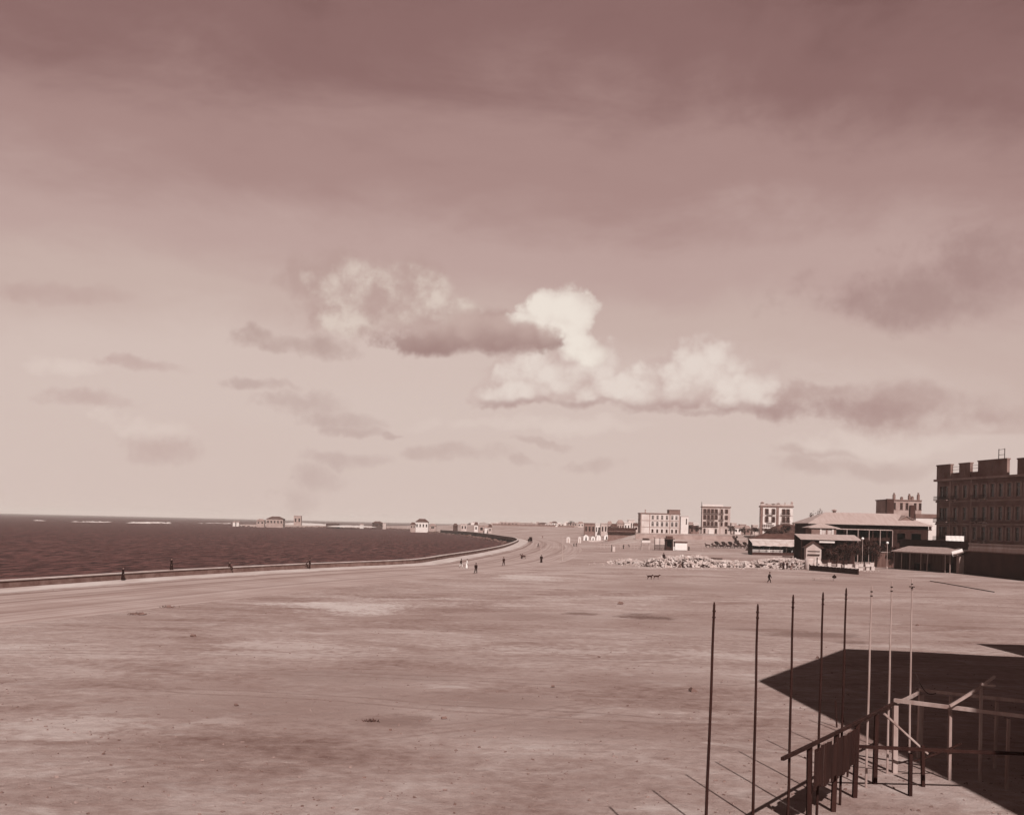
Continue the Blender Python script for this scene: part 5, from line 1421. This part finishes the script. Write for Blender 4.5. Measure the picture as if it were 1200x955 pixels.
# dark boarding nailed to the near half of the long side
mb = MB(); n = 20; L = 4.6; st = Cc+u*1.4-o0
rg = random.Random(12); s0 = 0.0
while s0 < L:
    wd = rg.uniform(.16, .30); a = st+u*s0; b = st+u*min(L, s0+wd-.02); s0 += wd; nn = Vector((u.y, -u.x, 0)); o_ = rg.uniform(.08, .12)
    z0, z1 = rg.choice((1.25, 1.3, 1.3, 1.4, 1.1)), fz-.12-rg.choice((0, .01, .03, .05, .14))
    P = [a, b, b+nn*.03, a+nn*.03]; sl = rg.uniform(-.03, .03)
    v0 = len(mb.v); mb.v += [(p.x+nn.x*o_, p.y+nn.y*o_, z0) for p in P]+[(p.x+nn.x*o_+u.x*sl*.3, p.y+nn.y*o_+u.y*sl*.3, z1+(sl if i_ in (0, 3) else 0)) for i_, p in enumerate(P)]
    for f in ((3,2,1,0),(4,5,6,7),(0,1,5,4),(1,2,6,5),(2,3,7,6),(3,0,4,7)): mb.face(*[v0+i for i in f])
mb.build('boarding', M['darkwood'], r)
# loose posts beyond the rail
for q, (px, py, lb) in enumerate(((981, 852, 'short leaning stake just behind the long side rail'), (989, 846, 'thin short stake between the leaning stake and the fifth pole'))):
    x, y = ground(px, py); o = thing('stake', lb, 'stake', (x, y, 0), 0, 'stakes behind the timber frame'); mb = MB(); mb.bar((0, 0, -.2), (-.10, .02, 1.3-.2*q), .045-.012*q, .035, 6); mb.build('shaft', M['darkwood'], o)
# slack rope from the frame corner to the right
mb = MB(); P0 = spot(1073.5, 790, A.y); P1 = spot(1097, 812, A.y-.6)
for q in range(8):
    t0_, t1_ = q/8, (q+1)/8; f = lambda t: P0.lerp(P1, t)-Vector((0, 0, .35*math.sin(math.pi*t)))
    mb.bar(f(t0_), f(t1_), .018, n=5)
o = mb.build('rope', M['iron']); tag(o, 'slack dark rope hanging from the farthest pole to the frame', 'rope')

# ------------------------------------------------------------------ the neighbouring house whose shadow falls on the ground (it stands outside the frame, right of the camera)
hb = 22.0; off_ = Vector((UX, UY, 0))*(hb/math.tan(SUN_EL))
def gp(px, py): return Vector((*ground(px, py), 0))
tip = gp(888, 797.5); e1 = gp(990, 760); e2 = gp(1075, 763.5); e3 = gp(1160, 768)
foot = [tip-off_, e1-off_, e2-off_, e3-off_]
foot = [Vector((p.x, p.y, 0)) for p in foot]
back_ = [foot[3]+Vector((24, -4, 0)), foot[3]+Vector((22, -48, 0)), foot[0]+Vector((2, -36, 0))]
poly = foot+back_
r = thing('corner_house', 'tall plain corner house outside the right of the picture that shades the ground', 'building', (foot[0].x, foot[0].y, 0))
mb = MB(); n = len(poly)
NB = [p-foot[0] for p in poly]
wm = window_meshes(1.3, 2.6, M['white'], M['glass'], surround=True, shutters=True)
for i in range(n):
    p, q = NB[(i+1) % n], NB[i]; L = (q-p).length; a = math.atan2(q.y-p.y, q.x-p.x)
    Mx = Matrix.Translation(p) @ Matrix.Rotation(a, 4, 'Z')
    c = max(1, int(L/4)); xs_ = [L*(j+.5)/c for j in range(c)] if L > 4 else []
    hs = rows(xs_, 1.3, [1.2, 6.3, 11.4, 16.4], 2.6)
    wall_on(mb, Mx, L, hb+1, hs, z0=-1); add_windows(r, hs, wm, Mx)
mb.build('wall', M['stucco'], r)
mb = MB(); mb.poly([(p.x, p.y, hb-.9) for p in NB]); mb.build('roof', M['grey'], r)
# unseen roof block added to step the cast shadow at the right edge
g0 = gp(1100, 752)-off_*(25.5/hb); 
mb = MB(); q0 = gp(1143, 754)-off_*(24.6/hb)-foot[0]; mb.box(q0.x, q0.x+12, q0.y-9, q0.y, hb-.85, 24.6); mb.build('shadow_block', M['stucco'], r)

# ------------------------------------------------------------------ small things lying about
a = gp(1090, 681); b = gp(1166, 694); mb = MB(); v = b-a; n = 12
pt_ = lambda t: a+v*t+Vector((.12*math.sin(t*5), 0, .07))
for q in range(n): mb.bar(pt_(q/n), pt_((q+1)/n), .075, n=6)
o = mb.build('iron_pipe', M['darkwood']); tag(o, 'long thin dark pipe lying across the ground at the right edge', 'pipe')
x, y = ground(966, 680.3); r = thing('low_trestle', 'long low timber trestle on the open ground before the hoarding', 'trestle', (x, y, 0), R(-4))
mb = MB(); mb.box(-2.2, 2.1, -.3, .3, .42, .5); mb.build('top', M['wood'], r)
for sx in (-1.9, 1.8):
    mb = MB(); mb.bar((sx, -.35, -.05), (sx, 0, .42), .05, n=4); mb.bar((sx, .35, -.05), (sx, 0, .42), .05, n=4); mb.build('leg', M['wood'], r)
o = thing('cloth_bundle', 'dark cloth bundle resting on the right end of the low trestle', 'bundle', (x+1.9, y-.1, .5)); mb = MB(); mb.lathe([(.12, 0), (.42, .12), (.40, .4), (.15, .62), (.08, .75)], 10); mb.build('cloth', M['black'], o)
rg = random.Random(77)
me_ = []
for q in range(3):
    mb = MB(); mb.rock((0, 0, .05), .11+.03*q, rg, .7); me_.append(mb.mesh('stone', M['brown']))
for q, (px, py) in enumerate(((194, 711.5), (198, 711.8), (202, 712), (156, 720), (160, 720.4), (165, 720.5), (170, 720.3), (727, 708), (226, 746), (277, 827), (1075, 733), (958, 771), (648, 805), (812, 810), (520, 842), (702, 770))):
    x, y = ground(px, py); o = link('field_stone', me_[q % 3]); o.location = (x, y, 0); o.scale = (rg.uniform(.8, 1.8),)*3; o.rotation_euler = (0, 0, rg.uniform(0, 6))
    tag(o, 'small dark stone lying loose on the open sandy ground', 'stone', 'loose stones on the open ground')
mb = MB()
for q in range(2600):
    px, py = rg.uniform(-40, 1240), 690+265*rg.random()**1.1
    x, y = ground(px, py); s = rg.choice((.012, .018, .025, .03, .04, .06))
    mb.rock((x, y, .01), s, rg, .7)
o = mb.build('pebbles', material('pebble_stone', .24, .4, 1.0)); tag(o, 'small pebbles and clods strewn over the sandy ground', 'pebbles', kind='stuff')
mb = MB()
for q in range(260):
    px, py = rg.choice(((160, 719), (197, 711), (436, 845), (160, 720), (196, 711))); x, y = ground(px+rg.gauss(0, 5), py+rg.gauss(0, .6))
    h = rg.uniform(.05, .15); a = rg.uniform(0, 6.3); mb.poly([(x-.04*math.cos(a), y-.04*math.sin(a), 0), (x+.04*math.cos(a), y+.04*math.sin(a), 0), (x+rg.uniform(-.1, .1), y+rg.uniform(-.1, .1), h)])
o = mb.build('dry_weeds', M['shrub2']); tag(o, 'sparse dry weeds in patches on the sandy ground', 'weeds', kind='stuff')

# ------------------------------------------------------------------ people
SUIT = [('coat', 'black'), ('trousers', 'black'), ('hair', 'hair'), ('hat', 'black')]
FEZ = [('coat', 'navy'), ('trousers', 'navy'), ('hair', 'hair'), ('fez', 'redcloth')]
ROBE = [('robe', 'whitecloth'), ('turban', 'whitecloth')]
DROBE = [('robe', 'black'), ('turban', 'navy')]
MIXED = [('coat', 'black'), ('trousers', 'whitecloth'), ('hair', 'hair'), ('fez', 'redcloth')]
GREY = [('robe', 'greycloth'), ('turban', 'greycloth')]
WALL_S = {}
def on_shore(px, py_feet, off, z):
    """point a given distance inland of the sea wall, under picture column px"""
    best = min(range(len(SHORE)), key=lambda i: 1e9 if SHORE[i][1] < 60 or SHORE[i][1] > 560 else abs(600+F*(SHORE[i][0]+nR[i][0]*off)/(SHORE[i][1]+nR[i][1]*off)-px))
    return Vector((SHORE[best][0]+nR[best][0]*off, SHORE[best][1]+nR[best][1]*off, z))
P_ = [
 (144, 681, 'stand', DROBE, 'person in a dark robe standing close to the sea wall at far left', R(120), None),
 (540, 665.5, 'walk', [('coat', 'black'), ('trousers', 'whitecloth'), ('turban', 'black')], 'person in a dark coat and white trousers walking left of the white robed figure', R(70), None),
 (546.8, 666, 'walk', [('robe', 'whitecloth'), ('turban', 'navy')], 'person in a white robe with a dark headcloth on the road', R(80), None),
 (557.5, 672, 'walk', SUIT, 'person in a black suit and hat, nearest of the walkers on the road', R(20), None),
 (590.3, 663, 'walk', FEZ, 'person in dark clothes and a fez walking alone right of the black suit', R(200), None),
 (634.3, 659.3, 'stand', DROBE, 'person in a long black robe standing alone right of the road bend', R(10), None),
 (630.5, 641.2, 'walk', FEZ, 'distant person in dark clothes walking beyond the road bend', R(90), None),
 (635.9, 630.5, 'stand', GREY, 'very distant person in a grey robe above the road bend', R(0), None),
 (672.4, 641.0, 'walk', SUIT, 'left one of two dark figures below the white cabins', R(60), None),
 (675.2, 640.8, 'stand', FEZ, 'right one of two dark figures below the white cabins', R(-60), None),
 (730.8, 643.0, 'stand', DROBE, 'person in a dark robe standing at the pale fence', R(0), None),
 (737.2, 641.5, 'bend', FEZ, 'person bending forward just inside the pale fence', R(-60), None),
 (789.6, 645.0, 'stand', ROBE, 'person in a white robe and turban between dark kiosk and white booth', R(0), None),
 (807.2, 645.0, 'stand', DROBE, 'person in a dark robe at the right side of the white booth', R(-20), None),
 (808.6, 637.0, 'walk', FEZ, 'small dark walker above the right end of the white booth', R(80), None),
 (826.8, 641.0, 'stand', SUIT, 'person in a dark suit standing left of the cab row', R(-80), None),
 (901.3, 683.0, 'walk', SUIT, 'person in a dark suit and hat striding alone across the ground before the rubble', R(100), None),
 (918.0, 667.2, 'stand', DROBE, 'left one of two dark robed people against the rubble heap', R(0), None),
 (922.2, 667.0, 'stand', FEZ, 'right one of two dark people against the rubble heap, in coat and fez', R(20), None),
 (927.0, 667.6, 'bend', GREY, 'person in grey bending over stones at the rubble heap', R(60), None),
]
for px, py, pose, wear, lb, rz_, g_ in P_:
    x, y = ground(px, py); z = hgt(x, y); s = float(signed([x], [y])[0])
    z = .13 if 0 < s < 5.5 else (.035 if s < 33 and y < 900 else z)
    person((x, y, z), rz_, pose, wear, lb, g_, 1.12 if pose != 'bend' else 1.05)
q = on_shore(204, 669, .1, 1.0); person(q, R(100), 'stand', DROBE, 'person in dark clothes standing upright on top of the sea wall', None, 1.15)
q = on_shore(266, 666, .35, 1.0); person(q, R(100), 'sit', FEZ, 'small dark person sitting on top of the sea wall', None, 1.2)
q = on_shore(355.5, 667, 1.6, .14); person(q, R(-80), 'bend', FEZ, 'left one of two dark people leaning at the sea wall', None, 1.15)
q = on_shore(360.5, 667, 1.5, .14); person(q, R(100), 'stand', SUIT, 'right one of two dark people leaning at the sea wall, upright in a suit', None, 1.15)
x, y = ground(610.8, 654.6); person((x, y, .035), R(60), 'crouch', FEZ, 'dark person crouching beside a donkey on the road', None, 1.15)
o = link('donkey', HORSE); o.scale = (.68,)*3; x, y = ground(613.0, 654.8); o.location = (x, y, .035); o.rotation_euler = (0, 0, R(-75)); tag(o, 'small dark donkey standing on the road by a crouching person', 'donkey')
for px, lb, wear, pose in ((759.2, 'worker in dark clothes crouching at the left end of the high rubble', FEZ, 'crouch'), (777.5, 'dark worker standing high on the face of the rubble heap', [('coat', 'black'), ('trousers', 'black'), ('turban', 'black')], 'stand'), (779.3, 'dark worker crouching beside the one standing on the rubble', DROBE, 'crouch'), (790.8, 'dark worker crouching at the foot of the rubble heap', FEZ, 'crouch'), (795.8, 'grey clad worker crouching low at the foot of the rubble', GREY, 'crouch'), (800.8, 'slim dark worker standing at the foot of the rubble heap', DROBE, 'stand')):
    py = heap_front(px); x, y = ground(px, py); up = px in (777.5, 779.3)
    dd = 2.2 if up else -.5; person((x*(y+dd)/y, y+dd, 1.5 if up else 0), R(rnd.uniform(-60, 60)), pose, wear, lb, 'workers at the rubble heap', 1.1)
for px, lb, rz_ in ((761.5, 'left one of two dark dogs on the open ground', .9), (769.3, 'right one of two dark dogs on the open ground', 1.4)):
    x, y = ground(px, 679); o = link('dog', DOG); o.location = (x, y, 0); o.rotation_euler = (0, 0, rz_); o.scale = (1.35,)*3; tag(o, lb, 'dog', 'dogs on the open ground')
# seated guests on the pavilion veranda
for q in range(10):
    p = cf.location+Vector((2.0+q*1.55+rnd.uniform(-.3, .3), 1.3+1.6*(q % 3), 1.05))
    person(p, R(rnd.uniform(-70, 70)), 'stand' if q % 4 == 0 else 'walk', [SUIT, FEZ, DROBE, ROBE, MIXED][q % 5], 'guest standing in the shade of the pavilion veranda', 'guests under the pavilion awning', 1.05)

# ------------------------------------------------------------------ buildings out on the point and the far shore
def far_house(px0, px1, ytop, ybase, dd, m, label, cat='house', roof='flat', rm='redtin', win=0, rz=0, name='far_house', deep=None, group=None):
    k = PXM(dd); b = spot(px0, ybase, dd); W_ = (px1-px0)*k; H_ = (ybase-ytop)*k; D_ = deep or max(6, W_*.6)
    x, y = b.x, dd; z = max(min(b.z, hgt(x+W_/2, y)), -2.5)
    H_ += b.z-z
    r = thing(name, label, cat, (x, y, z), rz, group)
    hw = H_*.72 if roof != 'flat' else H_
    hs = [(W_*(j+.5)/win-W_*.16/win*1.4, W_*(j+.5)/win+W_*.16/win*1.4, hw*.35, hw*.72) for j in range(win)]
    mb = MB(); grid_wall(mb, W_, hw+3, hs, z0=-3, depth=.5); mb.box(0, .3, .05, D_, -3, hw); mb.box(W_-.3, W_, .05, D_, -3, hw); mb.box(.3, W_-.3, D_-.3, D_, -3, hw)
    mb.build('wall', M[m], r)
    for a, b_, c, e in hs: mb = MB(); mb.poly([(a, .4, c), (b_, .4, c), (b_, .4, e), (a, .4, e)]); mb.build('window', M['glass'], r)
    mb = MB()
    if roof == 'flat': mb.box(.02, W_-.02, .02, D_-.02, hw-.5, hw-.15); mb.box(-.3, W_+.3, -.35, -.01, hw-.6, hw+.02)
    elif roof == 'hip': hip_roof(mb, 0, W_, 0, D_, hw, H_-hw, min(W_*.3, D_*.5), .5, .2)
    else: hip_roof(mb, 0, W_, 0, D_, hw, H_-hw, -.4, .4, .2)
    mb.build('roof', M[rm if roof != 'flat' else m], r)
    return r
far_house(312, 331.5, 604.8, 614.8, 1500, 'grey', 'largest fort-like building on the point with a ribbed front and dark roof', 'building', 'hip', 'tile', 5, name='fort_building')
far_house(300.5, 309.5, 607.8, 614.6, 1490, 'grey', 'low grey gabled building left of the fort-like building', 'building', 'hip', 'redtin', 2)
far_house(344.2, 352.8, 604.0, 609.6, 1640, 'grey', 'small square grey tower block right of the fort-like building', 'tower', win=2, name='watch_tower')
far_house(272.8, 275.6, 610.8, 613.8, 1540, 'white', 'left one of two tiny white huts at the tip of the point', 'hut', 'hip', 'grey', 0, name='beach_hut')
far_house(277.0, 280.0, 610.8, 613.9, 1535, 'white', 'right one of two tiny white huts at the tip of the point', 'hut', 'hip', 'grey', 0, name='beach_hut')
far_house(436, 448.2, 610.6, 616.6, 1700, 'darkx' if 'darkx' in M else 'dark', 'dark low house with a pale end on the far shore', 'house', 'hip', 'tile', 3)
far_house(448.4, 452.2, 612.6, 616.6, 1695, 'stucco', 'pale lean-to at the end of the dark low house on the far shore', 'shed', win=0, name='lean_to')
far_house(382, 397, 612.6, 615.4, 1650, 'dark', 'very low dark shed lying along the sand of the point', 'shed', 'hip', 'tile', 0, name='beach_shed')
far_house(421.5, 426, 613.6, 616.4, 1690, 'white', 'small white hut between the low dark shed and the dark house', 'hut', 'hip', 'grey', 0, name='beach_hut')
far_house(486.8, 501.6, 607.6, 617.6, 1290, 'white', 'white two storey house with a dark hipped roof on the far shore', 'house', 'hip', 'tile', 4)
far_house(481.0, 486.6, 611.8, 617.4, 1285, 'grey', 'shaded veranda wing on the left of the white far shore house', 'wing', 'hip', 'tile', 2, name='veranda_wing')
far_house(503, 511, 613.6, 617.2, 1330, 'grey', 'little grey outhouse right of the white far shore house', 'outhouse', 'hip', 'redtin', 1, name='outhouse')
far_house(531, 536, 613.2, 618.4, 1180, 'dark', 'small dark hut on the far shore', 'hut', 'hip', 'tile', 0, name='beach_hut')
far_house(540, 547, 613.6, 618.5, 1180, 'stucco', 'pale low house between the dark hut and the little pavilion', 'house', win=2)
far_house(555.8, 560, 611.6, 618.5, 1170, 'white', 'narrow white pavilion with a dark little cupola on the far shore', 'pavilion', 'hip', 'tile', 1, name='shore_pavilion')
far_house(561, 567.5, 615.2, 620.6, 1050, 'grey', 'flat grey shed on the far shore road', 'shed', win=1, name='road_shed')
far_house(567.8, 571.8, 615.4, 621.4, 1040, 'white', 'upright white hut at the end of the flat grey shed', 'hut', 'hip', 'redtin', 0, name='road_hut')
far_house(572.4, 576, 614.2, 621.2, 1030, 'stucco', 'slim pale hut with a dark roof beside the upright white hut', 'hut', 'hip', 'tile', 1, name='road_hut')
# the town along the horizon
TOWN = [(586, 607, 611.6, 1900, 'grey', 'flat', 5), (608, 628, 612.2, 2000, 'stucco', 'hip', 4), (630, 642, 612.0, 1700, 'brown', 'hip', 3), (639, 645.5, 613.6, 1600, 'white', 'flat', 2), (646.5, 653, 610.8, 1600, 'white', 'hip', 2), (654, 661, 613.6, 1650, 'stucco', 'flat', 2),
        (664, 676, 612.0, 1800, 'grey', 'flat', 4), (677, 684, 611.0, 1500, 'stucco', 'hip', 2), (684.6, 697, 612.6, 900, 'brown', 'flat', 3), (697.5, 703, 613.6, 880, 'white', 'flat', 2), (704, 711.5, 612.6, 870, 'stucco', 'flat', 2), (712, 717, 610.5, 1100, 'grey', 'hip', 2),
        (716, 723, 613.4, 820, 'white', 'hip', 2), (723, 731, 609.0, 980, 'grey', 'hip', 3), (731.5, 738, 611.8, 840, 'white', 'flat', 2), (736, 743.5, 608.6, 900, 'cream', 'flat', 3), (743, 748, 612.5, 800, 'stucco', 'hip', 1),
        (807, 812, 611.5, 820, 'grey', 'flat', 2), (808, 819, 615.4, 700, 'brown', 'hip', 2), (812.6, 818, 613.0, 860, 'white', 'flat', 2), (857, 863, 612.6, 900, 'stucco', 'flat', 2), (861, 868, 615.0, 780, 'white', 'hip', 2), (867, 874, 614.0, 860, 'grey', 'flat', 3), (873.5, 879, 615.6, 760, 'brown', 'hip', 1), (882, 888, 614.8, 800, 'stucco', 'flat', 2), (930, 938, 611.8, 760, 'grey', 'flat', 3), (938.6, 945, 613.2, 700, 'stucco', 'hip', 2)]
CN = {'white': 'whitewashed', 'stucco': 'pale', 'grey': 'grey', 'brown': 'brown', 'dark': 'dark', 'cream': 'cream'}
LM = [(600, 'above the left half of the long far boundary wall'), (622, 'above the middle of the far boundary wall'), (637, 'above the right half of the far boundary wall'), (643, 'near the right end of the far boundary wall'), (650, 'at the right end of the far boundary wall'), (659, 'just right of the far boundary wall'), (671, 'above the white bathing cabins'), (681, 'behind the first white tent'), (691, 'standing above the tents'), (701, 'above the round topped tent'), (709, 'above the widest tent'), (715, 'behind the left end of the long dark shed'), (720.5, 'low behind the long dark shed'), (728, 'rising over the middle of the long dark shed'), (736, 'low over the right half of the long dark shed'), (741, 'tall against the sky left of the school building'), (747, 'against the dark side of the school building'),
      (809.5, 'just right of the white tower house'), (814, 'low between tower house and apartment house'), (816.5, 'close left of the apartment house pole'), (860, 'just right of the apartment house'), (866, 'low right of the apartment house'), (871, 'midway between apartment house and palm'), (877, 'under the small palm'), (885, 'between the palm and the bay fronted house'), (934, 'just right of the bay fronted house'), (942, 'between bay fronted house and tall tree')]
for i, (a, b, yt, dd, m, rf, nw) in enumerate(TOWN):
    yb = 614.3+.0234*((a+b)/2-600)+(CAMZ-hgt(ray((a+b)/2, 618)[0]*dd, dd))*F/dd
    far_house(a, b, yt, yb, dd, m, '%s %s house %s' % (CN[m], {'flat': 'flat roofed', 'hip': 'hip roofed'}[rf], LM[i][1]), 'house', rf, 'redtin' if i % 2 else 'tile', nw, name='town_house', group='town houses along the horizon')
# trees among the far houses
for i, (px, dd, h, c, lb) in enumerate(((669, 1500, 9, 5, 'far dark tree above the bathing cabins'), (719, 860, 7, 4, 'far dark tree by the long dark shed'), (811, 690, 6.5, 3.5, 'dark tree between tower house and apartment house'), (816, 680, 5.5, 3.5, 'low dark tree left of the apartment house'), (857, 700, 6, 3, 'dark tree right of the apartment house'), (870, 640, 4.5, 2.8, 'bushy tree behind the cab row'), (884, 620, 6, 3, 'dark tree left of the mound'), (690, 1000, 6, 4, 'far dark tree behind the tents'))):
    tree(put(px, dd), h, c, lb, 120+i, name='far_tree', group='trees among the far houses')
for i, (px, py, h, lb) in enumerate(((633.5, 657, 4.5, 'thin pale post right of the road bend, left of two'), (659, 656.5, 6.0, 'taller thin pale post right of the road bend'), (823.5, 645.5, 5.5, 'thin pale post standing before the apartment house'))):
    x, y = ground(px, py); r = thing('pale_post', lb, 'post', (x, y, 0), 0, 'pale posts on the open ground'); mb = MB(); mb.bar((0, 0, -.3), (0, 0, h), .11, .07, 6); mb.build('shaft', M['stucco'], r); mb = MB(); mb.lathe([(.09, h), (.13, h+.06), (.02, h+.25)], 8); mb.build('cap', M['stucco'], r)

# the low mass of the town further off still
rg = random.Random(55); mb = MB()
for q in range(260):
    px = rg.uniform(548, 1500); dd = rg.uniform(2300, 3200); k = PXM(dd); x = ray(px, 616)[0]*dd; z = hgt(x, dd)
    w_, h_, dp = rg.uniform(8, 26), rg.uniform(4, 11)*(1.0 if px > 680 else .7), rg.uniform(8, 16)
    mb.mat(rg.choice((0, 0, 1, 2, 3))).box(x, x+w_, dd, dd+dp, z-2, z+h_)
    if rg.random() < .4: mb.box(x+w_*.2, x+w_*.55, dd+2, dd+dp*.6, z+h_+.01, z+h_+rg.uniform(1.5, 4))
    if rg.random() < .5: mb.mat(4).box(x-rg.uniform(2, 12), x-.5, dd, dd+5, z-2, z+rg.uniform(2, 6))
o = mb.build('distant_town', [M['stucco'], M['white'], M['grey'], M['brown'], M['shrub']]); tag(o, 'low hazy mass of far houses and gardens along the horizon', 'town', kind='stuff')
